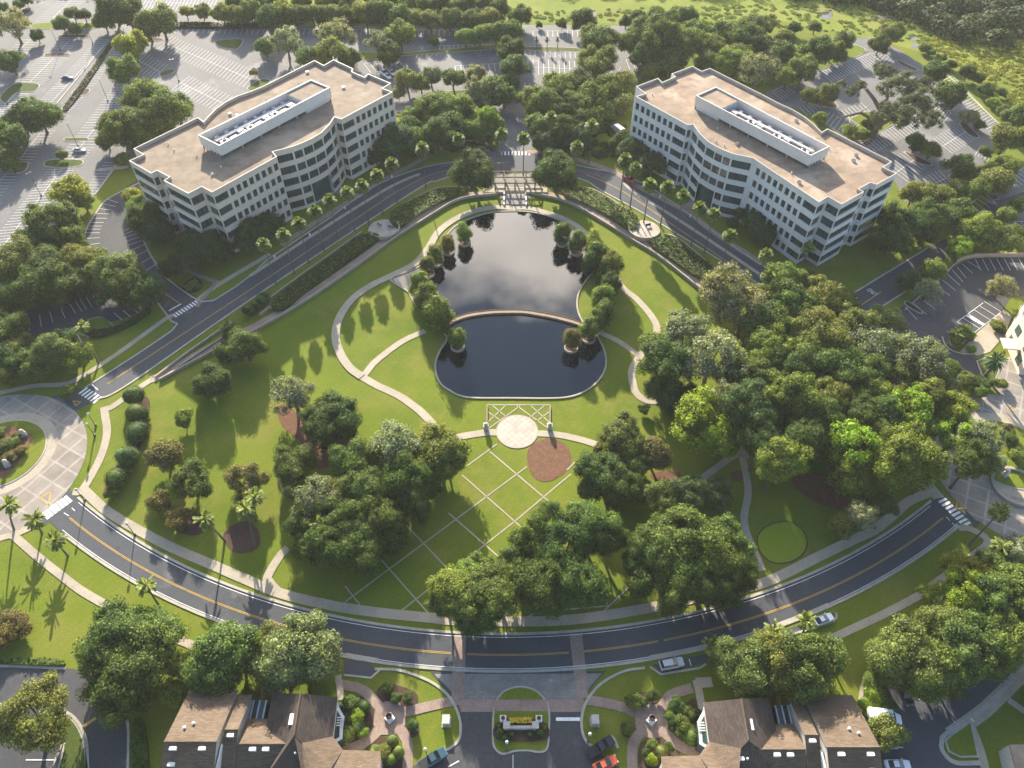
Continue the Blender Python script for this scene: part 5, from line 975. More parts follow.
# ------------------------------------------------------------------ townhouse rows at the lower edge
def townhouse(label, mirror):
    MX = 1.55
    def w(x, y, z):
        p = at(x, y, z)
        if mirror: p = Vector((2*MX-p.x, p.y-.9, z))
        return p
    o = w(260, 735, 0); t = empty('townhouse', (o.x, o.y, 0), label, 'house')
    L = lambda x, y, z: w(x, y, z)-o
    def slab(pts, mat, name, parent, th=.28):
        m = MB(); n = len(pts); P = [Vector(p) for p in pts]; nz = (P[1]-P[0]).cross(P[2]-P[0])
        if nz.z < 0: P = P[::-1]
        for i in range(1, n-1): m.tri(P[0], P[i], P[i+1])
        for i in range(1, n-1): m.tri(*(p-Vector((0, 0, th)) for p in (P[0], P[i+1], P[i])), 1)
        for i in range(n):
            a, b = P[i], P[(i+1) % n]; m.quad(a-Vector((0, 0, th)), b-Vector((0, 0, th)), b, a, 1)
        return m.build(name, [mat, 'coping'], parent)
    def body(pts, z1, name='wall', mat='house_wall'):
        m = MB(); m.prism([p.xy for p in pts], 0, z1); return m.build(name, mat, t)
    def down(p, dy, z): return Vector((p.x, p.y-dy, z))
    def vent(parent, p, sx=1.0):
        m = MB(); m.box((p.x, p.y), sx, .55, p.z-.35, p.z+.42); m.box((p.x, p.y+.32), sx*.8, .12, p.z-.2, p.z+.3, 0, 0); m.build('roof_vent', 'white_wood', parent)
    # west gable block
    A, B, C2, D = L(188.3, 689.8, 6.5), L(238, 690.4, 6.5), L(216.3, 742.7, 11.2), L(164, 740.8, 11.2)
    run = A.y-D.y; zf = 6.2
    yb, yr = (A.y+B.y)/2, (C2.y+D.y)/2
    def gable(x0, x1, y_eave, y_ridge, ze, zr, mat_n='shingles', zs=None, ridge=True):
        yf = y_ridge-(y_eave-y_ridge)
        e = MB(); x0_, x1_ = min(x0, x1), max(x0, x1)
        m = MB(); m.prism([Vector((x0_+.3, y_eave-.4)), Vector((x1_-.3, y_eave-.4)), Vector((x1_-.3, yf+.4)), Vector((x0_+.3, yf+.4))], 0, ze-.1)
        for x in (x0_+.3, x1_-.3): m.tri((x, y_eave-.4, ze-.1), (x, yf+.4, ze-.1), (x, y_ridge, zr-.32))
        m.build('wall', 'house_wall', t)
        n = slab([Vector((x0_, y_eave, ze)), Vector((x1_, y_eave, ze)), Vector((x1_, y_ridge+.02, zr)), Vector((x0_, y_ridge+.02, zr))], mat_n, 'roof_slope', t)
        s = slab([Vector((x0_, y_ridge-.02, zr)), Vector((x1_, y_ridge-.02, zr)), Vector((x1_, yf, ze)), Vector((x0_, yf, ze))], mat_n, 'roof_slope', t)
        if ridge:
            m = MB(); m.tube([(x0_-.05, y_ridge, zr+.02), (x1_+.05, y_ridge, zr+.02)], [.13, .13], 6); m.build('ridge_cap', 'shingles', t)
        return n, s, yf
    xa, xb = D.x, C2.x
    n1, s1, yf1 = gable(xa, xb, yb, yr, 6.5, 11.2)
    sl = (11.2-6.5)/(yb-yr)
    def onN(x, f): return Vector((x, yr+(yb-yr)*f, 11.2-4.7*f+.1))
    sg = 1 if xb > xa else -1
    for fx, ff in ((.28, .25), (.42, .33)): p = onN(xa+(xb-xa)*fx, ff); m = MB(); m.lathe((p.x, p.y), [(.22, p.z-.2), (.22, p.z+.35), (.3, p.z+.36), (0, p.z+.5)], 10); m.build('vent_pipe', 'white_wood', n1)
    for fx, ff in ((.2, .1), (.75, .1), (.2, .32)): vent(s1, Vector((xa+(xb-xa)*fx, yr-(yb-yr)*ff, 11.2-4.7*ff)), 1.25)
    # narrow stepped block
    E1, E2, R1, R2 = L(238, 694.2, 6.3), L(251.4, 694.9, 6.3), L(224, 729.3, 9.6), L(238, 730, 9.6)
    x0, x1 = xb+sg*.35, R2.x
    n2, s2, yf2 = gable(x0, x1, (E1.y+E2.y)/2, (R1.y+R2.y)/2, 6.3, 9.6)
    vent(s2, Vector(((x0+x1)/2, (R1.y+R2.y)/2-.9, 9.2)), 1.2)
    # white party wall between the blocks
    m = MB(); m.prism([Vector((xb+sg*.02, yr+.3)), Vector((xb+sg*.3, yr+.3)), Vector((xb+sg*.3, yf1+.5)), Vector((xb+sg*.02, yf1+.5))], 0, 8.8); m.build('party_wall', 'white_wood', t)
    # low middle block
    G1, G2, H1, H2 = L(245.7, 718.5, 5.6), L(270, 719, 5.6), L(237.4, 743.7, 8.8), L(285, 744.4, 8.8)
    yg, yh = (G1.y+G2.y)/2, (H1.y+H2.y)/2
    n3, s3, yf3 = gable(x1+sg*.15, H2.x+sg*1.0, yg, yh, 5.6, 8.8)
    for fx in (.35, .62): p0 = Vector((x1+(H2.x-x1)*fx, yh-.8, 8.45)); vent(s3, p0, 1.2)
    # glazed court between
    a, b = L(247, 700, 5), L(262, 718, 5)
    m = MB(); m.box(((a.x+b.x)/2, (a.y+b.y)/2), abs(b.x-a.x), abs(a.y-b.y), 0, 4.4, 0); m.build('glazed_court', 'teal_glass', t)
    m = MB()
    for k in range(4):
        x = a.x+(b.x-a.x)*k/3; m.box((x, (a.y+b.y)/2), .25, abs(a.y-b.y)+.2, 4.4, 4.65)
    m.build('court_frame', 'white_wood', t)
    # central block, ridge running away from the street
    r0, r1 = L(300.6, 693.6, 10.2), L(294.2, 735, 10.2); w0, w1 = L(272.5, 693, 6.4), L(268, 725, 6.4); e0, e1 = L(337.6, 697.4, 6.6), L(333, 736.3, 6.6)
    m = MB(); cx = [Vector((w0.x+sg*.3, w0.y-.4)), Vector((e0.x-sg*.3, e0.y-.4)), Vector((e1.x-sg*.3, e1.y)), Vector((e1.x-sg*.3, e1.y-8)), Vector((w0.x+sg*.3, e1.y-8))]; m.prism(cx, 0, 6.3)
    m.tri((w0.x+sg*.3, w0.y-.4, 6.3), (e0.x-sg*.3, e0.y-.4, 6.3), (r0.x, r0.y-.4, 9.9)); m.build('wall', 'house_wall', t)
    wv = L(284, 743, 8.7)
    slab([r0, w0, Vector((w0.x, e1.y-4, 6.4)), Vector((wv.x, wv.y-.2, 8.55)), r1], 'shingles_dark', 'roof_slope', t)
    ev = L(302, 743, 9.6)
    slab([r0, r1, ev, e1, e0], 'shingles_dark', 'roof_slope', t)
    m = MB(); m.tube([r0+Vector((0, .1, .03)), r1+Vector((0, 0, .03))], [.16, .16], 6); m.build('ridge_cap', 'shingles', t)
    q = L(292, 720, 9.0); m = MB(); m.box((q.x, q.y), .8, 1.9, 8.6, 9.55); m.build('chimney_box', 'white_wood', t)
    # angled facets and the east wing
    f1, f2, f3 = L(343, 750, 6.6), L(331, 768, 8.6), L(318, 790, 10.0)
    slab([ev, Vector((ev.x+sg*2.2, ev.y-8, 9.9)), f3, f2, f1, e1], 'shingles', 'roof_slope', t)
    g1, g2, g3 = L(345, 749.6, 6.6), L(380.5, 751, 6.6), L(380.5, 800, 10.5)
    slab([f1, g2, g3, Vector((f3.x, g3.y, 10.5))], 'shingles', 'roof_slope', t)
    m = MB(); m.prism([Vector((e1.x-sg*1.5, e1.y-.3)), Vector((f1.x, f1.y-.4)), Vector((g2.x-sg*.35, g2.y-.4)), Vector((g2.x-sg*.35, g3.y-6)), Vector((e1.x-sg*1.5, g3.y-6))], 0, 6.2); m.build('wall', 'house_wall', t)
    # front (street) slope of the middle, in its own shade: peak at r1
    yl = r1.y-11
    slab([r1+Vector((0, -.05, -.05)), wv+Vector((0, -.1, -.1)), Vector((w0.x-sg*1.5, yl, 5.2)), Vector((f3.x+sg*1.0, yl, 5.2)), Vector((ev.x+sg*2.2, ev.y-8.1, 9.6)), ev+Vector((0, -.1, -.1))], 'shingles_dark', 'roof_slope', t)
    p0 = L(303, 754, 8.6); vent(t, Vector((p0.x, p0.y, 8.9)), 1.3); p0 = L(296, 754, 8.6); m = MB(); m.lathe((p0.x, p0.y), [(.2, 8.2), (.2, 9.3), (0, 9.4)], 8); m.build('vent_pipe', 'white_wood', t)
    # bay windows
    b0, b1, b2 = L(338.5, 706, 4.5), L(344, 716, 4.5), L(342, 738, 4.5)
    m = MB(); bay = [Vector((e0.x-sg*.4, b0.y+1)), Vector((b0.x, b0.y)), Vector((b1.x, b1.y)), Vector((b1.x, b2.y+2)), Vector((b2.x, b2.y)), Vector((e1.x-sg*.4, b2.y-1))]
    m.prism(bay, 0, 4.0); wn = m.build('bay_window', 'teal_glass', t)
    m = MB(); m.prism(offset(bay, -.0), 4.0, 4.22); ins = offset(bay, .55 if not mirror else -.55)
    wn2 = m.build('frame', 'white_wood', wn)
    m = MB(); m.prism(ins, 4.22, 4.3); m.build('skylight_glass', 'teal_glass', wn)
    m = MB()
    for k in range(4):
        u = bay[2]+(bay[3]-bay[2])*(k+.5)/4; v_ = Vector((e0.x, u.y)); m.prism([u+Vector((0, -.1)), u+Vector((0, .1)), v_+Vector((0, .1)), v_+Vector((0, -.1))], 4.3, 4.42)
    m.build('glazing_bar', 'white_wood', wn)
    return t
townhouse('brown shingled townhouse row at lower left with skylit roof and white bay window', False)
townhouse('brown shingled townhouse row at lower right beside the shaded village car park', True)
# corner of another building, lower right
c = at(1018, 760).xy; t = empty('corner_building', (c.x, c.y, 0), 'corner of a pale roofed building at the lower right picture corner', 'house')
Pp = [p-c for p in (at(1009, 745, 4).xy, at(1060, 745, 4).xy, at(1060, 830, 4).xy, at(1022, 800, 4).xy)]; mb = MB(); mb.prism(Pp, 0, 4); mb.build('wall', 'house_wall', t); mb = MB(); mb.prism([p*1.0 for p in offset(Pp, .0)], 4, 4.3, 0); mb.build('roof', 'roof_gravel', t)
c = at(1020, 698).xy; t = empty('corner_building', (c.x, c.y, 0), 'white low building cut off at the right edge above the walk', 'house')
mb = MB(); mb.prism([Vector((0, -3)), Vector((12, -3)), Vector((12, 4)), Vector((2, 3))], 0, 4); mb.build('wall', 'wall_panel', t); mb = MB(); mb.prism([Vector((-.3, -3.3)), Vector((12, -3.3)), Vector((12, 4.3)), Vector((1.8, 3.3))], 4, 4.35); mb.build('roof', 'roof_gravel', t)
HAZE = .00008

# ------------------------------------------------------------------ walls, weir, pergola, street furniture
def thing_mesh(name, label, cat, mb, mat, group=None):
    o = mb.build(name, mat, label=label, category=cat)
    if group: o['group'] = group
    return o
def wall(pts, w, h, label, mat='concrete', n=6, name='garden_wall', group='low garden walls'):
    mb = MB(); strip(mb, pts, w, 0, n=n, h=h); return thing_mesh(name, label, 'wall', mb, mat, group)
wall([(160, 381), (205, 357), (245, 337), (260, 329), (309, 300), (359, 265.5), (394, 240), (433, 215), (453, 203), (469, 198), (497, 195)], .35, .95, 'long low retaining wall on the lawn side of the west brick walk')
wall([(533, 195), (548, 197.5), (564, 202), (588, 214), (632, 241), (658, 257), (695, 286), (722, 308)], .35, .95, 'long low retaining wall on the lawn side of the east brick walk')
wall([(268, 301), (300, 277), (345, 245), (362, 233)], .35, .7, 'low coping wall above the long west hedge bank')
wall([(395, 212), (412, 201), (440, 189), (478, 189)], .35, .7, 'low coping wall above the short west hedge bank')
wall([(552, 189), (570, 187), (596, 192), (632, 214)], .35, .7, 'low coping wall above the short east hedge bank')
wall([(664, 235), (680, 241), (712, 268), (722, 276)], .35, .7, 'low coping wall above the dark east hedge bank')
wall([(156, 378), (185, 356), (215, 335), (232, 323)], .4, .8, 'pale stepped wall beside the west brick walk', n=2); wall([(163, 379), (190, 360), (222, 339), (236, 330)], .3, .6, 'second lower wall line beside the west brick walk', n=2)
wall([(260, 316), (270, 308), (277, 311)], .5, .8, 'short pale wall at the hedge steps', n=1)
wall([(390, 114.5), (400, 115.5), (423, 113)], .3, .5, 'low wall behind the west office corner', n=2); wall([(446, 149), (455, 143), (475, 142), (492, 147)], .35, .6, 'curved low wall left of the north drive')
wall([(956, 262), (975, 256.5), (1040, 256)], .4, 1.2, 'low wall along the top of the southeast car park', n=2)
for (c, nm), lab in zip(OVL, ('west overlook parapet curving round the small round terrace left of the pond', 'east overlook parapet curving round the small round terrace right of the pond')):
    s = -1 if nm == 'east' else 1; d = math.atan2(-1, .55*s)
    mb = MB(); ribbon(mb, disc(c, 5.0, 40, d-1.7, d+1.7), .4, 0, 0, 1.25); thing_mesh('overlook_parapet', lab, 'parapet', mb, 'concrete', 'overlook parapets')
    for k, (dx, dy) in enumerate(((-1.5, 1.8), (2.2, .6))):
        p = c+Vector((dx*s, dy)); t = empty('overlook_bench', (p.x, p.y, .5), f'dark bench on the {nm} overlook, '+('nearer the road' if k == 0 else 'nearer the hedge end'), 'bench', 'overlook benches', random.uniform(0, 3))
        m = MB(); m.box((0, 0), 1.8, .5, .38, .46); m.build('seat', 'dark_metal', t); m = MB(); m.box((0, .25), 1.8, .08, .46, .9); m.build('backrest', 'dark_metal', t)
        for x in (-.7, .7): m = MB(); m.box((x, 0), .08, .45, 0, .38); m.build('leg', 'dark_metal', t)
# weir walk between the two basins
wp = cat_path([(446, 326), (453.5, 321.5), (464, 317.5), (476, 315), (494, 313), (512, 312.6), (525, 313), (537, 314.8), (550, 317), (562, 319.8), (572, 322.5), (581, 325.5)])
mb = MB(); ribbon(mb, wp, 1.15, -.1, 0, .7); t = thing_mesh('weir_walk', 'curved brown weir walk dividing bright upper pond from dark lower pond', 'weir', mb, 'weir_boards')
mb = MB(); ribbon(mb, offset(wp, .66), .22, -.1, 0, .82); mb.build('rail_near', 'weir_boards', t); mb = MB(); ribbon(mb, offset(wp, -.66), .22, -.1, 0, .82); mb.build('rail_far', 'mulch', t)
# pergola: timber beams on posts
pa, pb, pc_, pd = at(493, 171.5, 3.2), at(537, 171.5, 3.2), at(535, 183, 3.2), at(495, 183, 3.2); c = (pa+pb+pc_+pd)/4; t = empty('pergola', (c.x, c.y, .12), 'dark timber pergola between two round oaks at the head of the pond', 'pergola')
nx = 5
for k in range(nx):
    u = k/(nx-1); p, q = pa.lerp(pb, u)-c, pd.lerp(pc_, u)-c
    for e in (p, q): m = MB(); m.box((e.x, e.y), .42, .42, 0, 3.0); m.build('post', 'bark', t)
    m = MB(); ribbon(m, [p.xy+Vector((0, .4)), q.xy-Vector((0, .4))], .36, 3.2, 0, .3); m.build('rafter', 'bark', t)
for p, q in ((pa, pb), (pd, pc_), (pa.lerp(pd, .5), pb.lerp(pc_, .5))):
    m = MB(); ribbon(m, [p.xy-c.xy-Vector((.5, 0)), q.xy-c.xy+Vector((.5, 0))], .42, 2.9, 0, .3); m.build('beam', 'bark', t)
# stair and pedestal walls under the pergola
t = empty('garden_stair', at(515, 192)[:], 'broad pale stone stair with side walls from pergola terrace to pond', 'stair'); c = at(515, 192).xy
for k in range(5):
    y = .3+1.6*(k/5); m = MB(); m.prism([Vector((-3.2, -2.2+k*.9)), Vector((3.2, -2.2+k*.9)), Vector((3.2, -2.2+(k+1)*.9)), Vector((-3.2, -2.2+(k+1)*.9))], 0, .12+.07*k); m.build('step', 'concrete', t)
for x in (-1, 1):
    m = MB(); m.prism([Vector((x*3.3, -1)), Vector((x*11, -1)), Vector((x*11, 2.6)), Vector((x*3.3, 2.6))], 0, .7); m.build('side_wall', 'concrete', t)
    m = MB(); m.prism([Vector((x*3.4, -8)), Vector((x*4.0, -8)), Vector((x*4.0, -1.1)), Vector((x*3.4, -1.1))], 0, .7); m.build('stair_cheek', 'stone', t)
# gate pillars and hedged edge beside the round plaza
for x, lab in ((486, 'stone pillar left of the round plaza'), (549.5, 'stone pillar right of the round plaza')):
    q = at(x, 429).xy; t = empty('plaza_pillar', (q.x, q.y, 0), lab, 'pillar', 'pillars beside the round plaza'); m = MB(); m.box((0, 0), 1.1, 1.1, 0, 1.5); m.build('shaft', 'stone', t); m = MB(); m.box((0, 0), 1.35, 1.35, 1.5, 1.7); m.lathe((0, 0), [(.4, 1.7), (.55, 2.0), (.3, 2.3), (0, 2.4)], 12); m.build('cap', 'stone', t)
wall([(487, 427), (487, 406)], .35, .5, 'thin brick edge wall left of the plaza lawn squares', 'brick_paving', 1); wall([(550, 427), (550, 406)], .35, .5, 'thin brick edge wall right of the plaza lawn squares', 'brick_paving', 1)
# pedestal planters of the village courts, utility boxes, sign
for x, y, lab in ((390, 719, 'white square pedestal urn in the west village court'), (651, 721, 'white square pedestal urn in the east village court'), (345, 704.5, 'small white urn beside the west townhouse bay window'), (697, 713, 'small white urn beside the east townhouse bay window')):
    q = at(x, y).xy; s = 1 if y > 715 else .7; t = empty('pedestal_urn', (q.x, q.y, Z_WALK), lab, 'planter', 'white pedestal urns', PI/4); m = MB(); m.box((0, 0), 1.5*s, 1.5*s, 0, .55*s); m.box((0, 0), .9*s, .9*s, .55*s, 1.3*s); m.build('pedestal', 'white_wood', t); m = MB(); m.lathe((0, 0), [(.2*s, 1.3*s), (.62*s, 1.75*s), (.5*s, 1.9*s), (.4*s, 1.7*s)], 16); m.build('bowl', 'dark_mulch', t)
for x, y, lab in ((446.5, 722, 'grey utility cabinet on the grass left of the forecourt'), (594.5, 722, 'grey utility cabinet on the grass right of the forecourt')):
    q = at(x, y).xy; t = empty('utility_cabinet', (q.x, q.y, 0), lab, 'cabinet', 'utility cabinets'); m = MB(); m.box((0, 0), 1.3, 1.5, .1, 1.7); m.build('cabinet_body', 'stone', t); m = MB(); m.box((0, 0), 1.45, 1.65, 1.7, 1.85); m.build('lid', 'stone', t); m = MB(); m.box((0, 0), 1.8, 2.0, 0, .1); m.build('plinth', 'concrete', t)
q = at(521, 729).xy; t = empty('monument_sign', (q.x, q.y, .18), 'low pale monument sign between two square piers in the forecourt island', 'sign')
m = MB(); m.box((0, 0), 4.2, .5, 0, 1.1); m.build('sign_wall', 'stone', t)
for x in (-2.7, 2.7): m = MB(); m.box((x, .2), 1.1, 1.1, 0, 1.6); m.box((x, .2), 1.3, 1.3, 1.6, 1.75); m.build('pier', 'stone', t)
for x in (-3.4, 3.4): m = MB(); m.box((x, 1.5), 1.2, 1.2, 0, 1.2); m.lathe((x, 1.5), [(.25, 1.2), (.4, 1.5), (0, 1.55)], 10, 1); m.build('planter_box', ['white_wood', 'dark_mulch'], t)
V = RNG.uniform(-1, 1, (160, 3))*np.array([2.1, .45, .1])+np.array([q.x, q.y+1.35, .75]); nr = RNG.normal(size=V.shape)*.4+np.array([0, 0, 1]); nr /= np.linalg.norm(nr, axis=1, keepdims=True)
o = link('flower_bed', quads_mesh('flower_bed', leaf_faces(V, nr, .22, RNG), 'flower_yellow')); o['label'] = 'row of yellow flowers behind the monument sign'; o['category'] = 'flowers'
cluster('around the monument sign', 'shrubs around the monument sign', [(500, 733, 4, 'D'), (504, 738, 3.5, 'D'), (512, 735, 3, 'D'), (530, 735, 3, 'D'), (540, 733, 4, 'D'), (543, 728, 3.5, 'D'), (499, 726, 3.5, 'D')], 'low_shrub', 'shrub', BALL, None, cz=.8, zs=.8, stem=False, z0=.18)
# statues in the roundabout islands
for x, y, z, lab in ((25, 436, .26, 'pale rounded statue on the west roundabout island, farther one'), (8.5, 466, .26, 'pale rounded statue on the west roundabout island, nearer one'), (1004, 476, .26, 'pale rounded statue on the east roundabout island')):
    q = at(x, y).xy; t = empty('stone_statue', (q.x, q.y, z), lab, 'statue', 'roundabout statues'); m = MB(); m.box((0, 0), 1.4, 1.2, 0, .6, .5); m.build('plinth', 'stone', t); m = MB(); m.lathe((0, 0), [(.6, .6), (.7, 1.0), (.45, 1.5), (.55, 1.8), (.35, 2.2), (0, 2.35)], 12); m.build('figure', 'stone', t)
q = at(1015, 487).xy; mb = MB(); ribbon(mb, disc((q.x, q.y), 5.2, 32, 0, 2*PI*.999), .7, 0, 0, .7); thing_mesh('ring_planter', 'round raised planter wall inside the east roundabout', 'planter', mb, 'concrete')
# lamp posts
def lamp(x, y, h, lab, arm=True, name='car_park_lamp'):
    q = at(x, y).xy; t = empty(name, (q.x, q.y, 0), lab, 'lamp post', 'car park lamps' if arm else 'street lamps', random.uniform(0, 3)); m = MB(); m.lathe((0, 0), [(.28, 0), (.28, .7), (.1, .75), (.07, h)], 8); m.build('pole', 'pole_metal', t)
    if arm:
        for s in (-1, 1): m = MB(); m.box((s*.55, 0), .75, .35, h-.1, h+.06); m.build('lamp_head', 'pole_metal', t)
    else: m = MB(); m.lathe((0, 0), [(.12, h), (.3, h+.15), (.3, h+.55), (.08, h+.75), (0, h+.8)], 10); m.build('lamp_head', 'lamp_glass', t)
for x, y, lab in ((78, 146, 'tall lamp beside the parked blue car row, west car park'), (41.5, 196, 'tall lamp low in the west car park'), (108, 101, 'tall lamp beside the pale round tree, west car park'), (8, 104, 'tall lamp at the left edge of the west car park'), (60.5, 50.6, 'tall lamp by the small islands, far west car park'), (179, 81, 'tall lamp in the open lot behind the west office'), (93, 44, 'tall lamp near the dividing hedge, far west car park')): lamp(x, y, 9, lab)
for i, (x, y) in enumerate(((536.5, 49), (547, 49), (557.5, 49))): 
    q = at(x, y).xy; t = empty('young_palm', (q.x, q.y, .15), 'young thin palm on the far island of the north car park, '+('left', 'middle', 'right')[i]+' of three', 'palm', 'young palms in the north car park'); m = MB(); m.tube([(0, 0, 0), (0, 0, 4)], [.16, .12], 7); m.build('trunk', 'palm_bark', t); c = link('crown', CABH[i], t, (0, 0, 4)); c.scale = (1.3,)*3; c.color = (.04, .05, .02, 1)
for x, y, lab in ((96, 426, 'street lamp beside the west roundabout, farther'), (95, 436, 'street lamp beside the west roundabout, nearer'), (427.5, 757, 'white globe lamp at the corner of the left forecourt lawn'), (588, 742, 'short lamp at the right forecourt kerb'), (507, 750, 'short lamp on the forecourt island'), (85, 501, 'street lamp on the inner verge of the ring road, left'), (135, 535, 'street lamp on the ring road inner verge')): lamp(x, y, 4.5, lab, False, 'street_lamp')
for i, (x, y) in enumerate(((275, 258), (310, 236), (345, 209), (392, 178), (660, 198), (690, 217), (725, 242))): 
    q = at(x, y).xy; mb = MB(); mb.lathe((q.x, q.y), [(.3, 0), (.3, .9), (.2, 1.05), (0, 1.1)], 10); thing_mesh('bollard', f'pale bollard on the {"west" if x < 500 else "east"} office walk, '+(['leftmost', 'second', 'third', 'rightmost', 'leftmost', 'middle', 'rightmost'][i])+' on its side', 'bollard', mb, 'white_wood', 'office walk bollards')
# sign stones in the walk beds
for x, y, lab in ((193, 284, 'pale stone sign in the bed at the west office drive'),): 
    q = at(x, y).xy; t = empty('stone_sign', (q.x, q.y, 0), lab, 'sign', None, .8); m = MB(); m.box((0, 0), 2.4, .6, 0, 1.0); m.build('slab', 'stone', t)
# wooden fence panel by the townhouses
for x, y, lab, r in ((264, 700, 'tan wooden screen fence by the west townhouse glazed court', .2), (777, 702, 'tan wooden screen fence by the east townhouse glazed court', -.2)):
    q = at(x, y).xy; mb = MB(); mb.box(q, .3, 4.5, 0, 1.9, r); thing_mesh('wooden_fence', lab, 'fence', mb, 'yellow_paint', 'wooden screen fences')

# ------------------------------------------------------------------ cars
def loft(m, secs, mat=0):
    """secs: list of (x, half width, z0, z1) boxes lofted along x with rounded tops"""
    rings = []
    for x, w, z0, z1 in secs:
        k = len(m.v); ch = min(.12, (z1-z0)*.35); m.v += [(x, -w, z0), (x, -w, z1-ch), (x, -w+ch, z1), (x, w-ch, z1), (x, w, z1-ch), (x, w, z0)]; rings.append(k)
    for a, b in zip(rings, rings[1:]):
        for j in range(6): m.f.append((a+j, b+j, b+(j+1) % 6, a+(j+1) % 6)); m.m.append(mat)
    m.f.append(tuple(rings[0]+j for j in range(6))); m.m.append(mat); m.f.append(tuple(rings[-1]+5-j for j in range(6))); m.m.append(mat)
CARS = {}
def car_meshes(kind):
    if kind in CARS: return CARS[kind]
    out = {}
    if kind == 'sedan': L, Wd, body, cab = 4.7, .9, [(-2.35, .72, .35, .72), (-2.25, .84, .3, .95), (-1.5, .9, .25, 1.0), (-.6, .9, .25, .95), (1.0, .9, .25, .92), (2.1, .84, .3, .78), (2.35, .7, .38, .65)], [(-1.75, .68, .9, .96), (-1.0, .66, .92, 1.42), (.1, .66, .92, 1.45), (1.05, .72, .88, .94)]
    elif kind == 'suv': L, Wd, body, cab = 4.9, .96, [(-2.45, .86, .4, 1.05), (-2.35, .94, .35, 1.15), (-1, .97, .32, 1.15), (1.0, .97, .32, 1.1), (2.2, .92, .36, 1.0), (2.45, .8, .42, .85)], [(-2.3, .8, 1.1, 1.2), (-2.0, .74, 1.1, 1.78), (.2, .74, 1.1, 1.8), (1.15, .8, 1.05, 1.12)]
    elif kind == 'pickup': L, Wd, body, cab = 5.5, .98, [(-2.75, .92, .45, 1.1), (-.7, .97, .4, 1.15), (1.2, .97, .4, 1.12), (2.5, .93, .42, 1.05), (2.75, .82, .5, .9)], [(-.75, .82, 1.1, 1.2), (-.55, .78, 1.1, 1.8), (.6, .78, 1.1, 1.82), (1.35, .84, 1.08, 1.14)]
    else: L, Wd, body, cab = 6.4, 1.08, [(-3.2, 1.05, .45, 2.7), (1.2, 1.05, .45, 2.7), (1.4, 1.0, .45, 2.0), (2.5, .98, .45, 1.3), (3.2, .85, .5, 1.0)], [(1.15, .9, 1.2, 2.1), (1.5, .88, 1.2, 2.05), (2.3, .92, 1.15, 1.3)]
    m = MB(); loft(m, body); xr = [c[0] for c in cab]
    if len(cab) == 4: m.quad((cab[1][0]+.08, -cab[1][1]+.12, cab[1][3]+.012), (cab[2][0]-.05, -cab[2][1]+.12, cab[2][3]+.012), (cab[2][0]-.05, cab[2][1]-.12, cab[2][3]+.012), (cab[1][0]+.08, cab[1][1]-.12, cab[1][3]+.012))
    out['body'] = m
    m = MB(); loft(m, cab); out['windows'] = m
    out['wheels'] = []
    for x in (-L*.3, L*.31):
        for s in (-1, 1):
            m = MB(); y0, y1 = s*(Wd-.2), s*(Wd+.02); m.tube([(x, y0, .33), (x, y1, .33)], [.33, .33], 14); m.tube([(x, y1-.01*s, .33), (x, y1+.015*s, .33)], [.19, .17], 10, 1); out['wheels'].append(m)
    out['lights'] = []
    for x, mt in ((body[-1][0]-.05, 'lamp_glass'), (body[0][0]+.05, 'paint_red')):
        for s in (-1, 1): m = MB(); m.box((x, s*.58), .18, .3, .6, .78); out['lights'].append((m, mt))
    m = MB()
    for s in (-1, 1): m.box((.95, s*(Wd+.08)), .16, .18, 1.0, 1.15)
    out['mirrors'] = m
    if kind == 'pickup': m = MB(); m.quad((-2.6, -.78, 1.165), (-.85, -.78, 1.165), (-.85, .78, 1.165), (-2.6, .78, 1.165)); out['bed'] = m
    CARS[kind] = out; return out
def car(kind, x, y, to, pt_, label, name=None):
    q = at(x, y).xy; e = at(*to).xy-q; o = car_meshes(kind)
    t = empty(name or dict(sedan='parked_car', suv='parked_suv', pickup='pickup_truck', van='delivery_van')[kind], (q.x, q.y, Z_ROAD+.02), label, dict(pickup='pickup truck', van='van').get(kind, 'car'), 'parked and moving vehicles', math.atan2(e.y, e.x))
    o['body'].build('body', pt_, t); o['windows'].build('cabin_glass', 'car_glass', t)
    for w in o['wheels']: w.build('wheel', ['rubber', 'chrome'], t)
    for m, mt in o['lights']: m.build('headlight' if mt == 'lamp_glass' else 'taillight', mt, t)
    o['mirrors'].build('wing_mirrors', pt_, t)
    if 'bed' in o: o['bed'].build('cargo_bed', 'rubber', t)
car('sedan', 68, 79, (76, 79), 'paint_blue', 'dark blue car alone in the middle of the west car park')
car('sedan', 80, 151.5, (90, 151.5), 'paint_silver', 'silver blue car parked near the west office wall')
car('suv', 384, 74.5, (389, 80), 'paint_white', 'white suv behind the west office roof, left of the pair'); car('sedan', 392.5, 74, (397, 79), 'paint_white', 'white car behind the west office roof, right of the pair'); car('sedan', 388, 77.5, (392.5, 83), 'paint_white', 'white car half hidden by the west office parapet')
car('suv', 671, 665, (690, 661), 'paint_silver', 'silver suv with dark roof parked in the ring road bay'); car('sedan', 822, 621, (832, 617), 'paint_white', 'white car behind palms in the east parking bay')
car('pickup', 433, 760, (446, 752), 'paint_teal', 'dark teal pickup at the left forecourt kerb'); car('pickup', 600.5, 748, (613, 740), 'paint_black', 'black pickup parked at the right forecourt kerb'); car('sedan', 605, 765, (617, 759), 'paint_orange', 'orange red car parked beside the black pickup')
car('pickup', 629, 181, (640, 188), 'paint_red', 'red pickup stopped in the east terrace road parking lane')
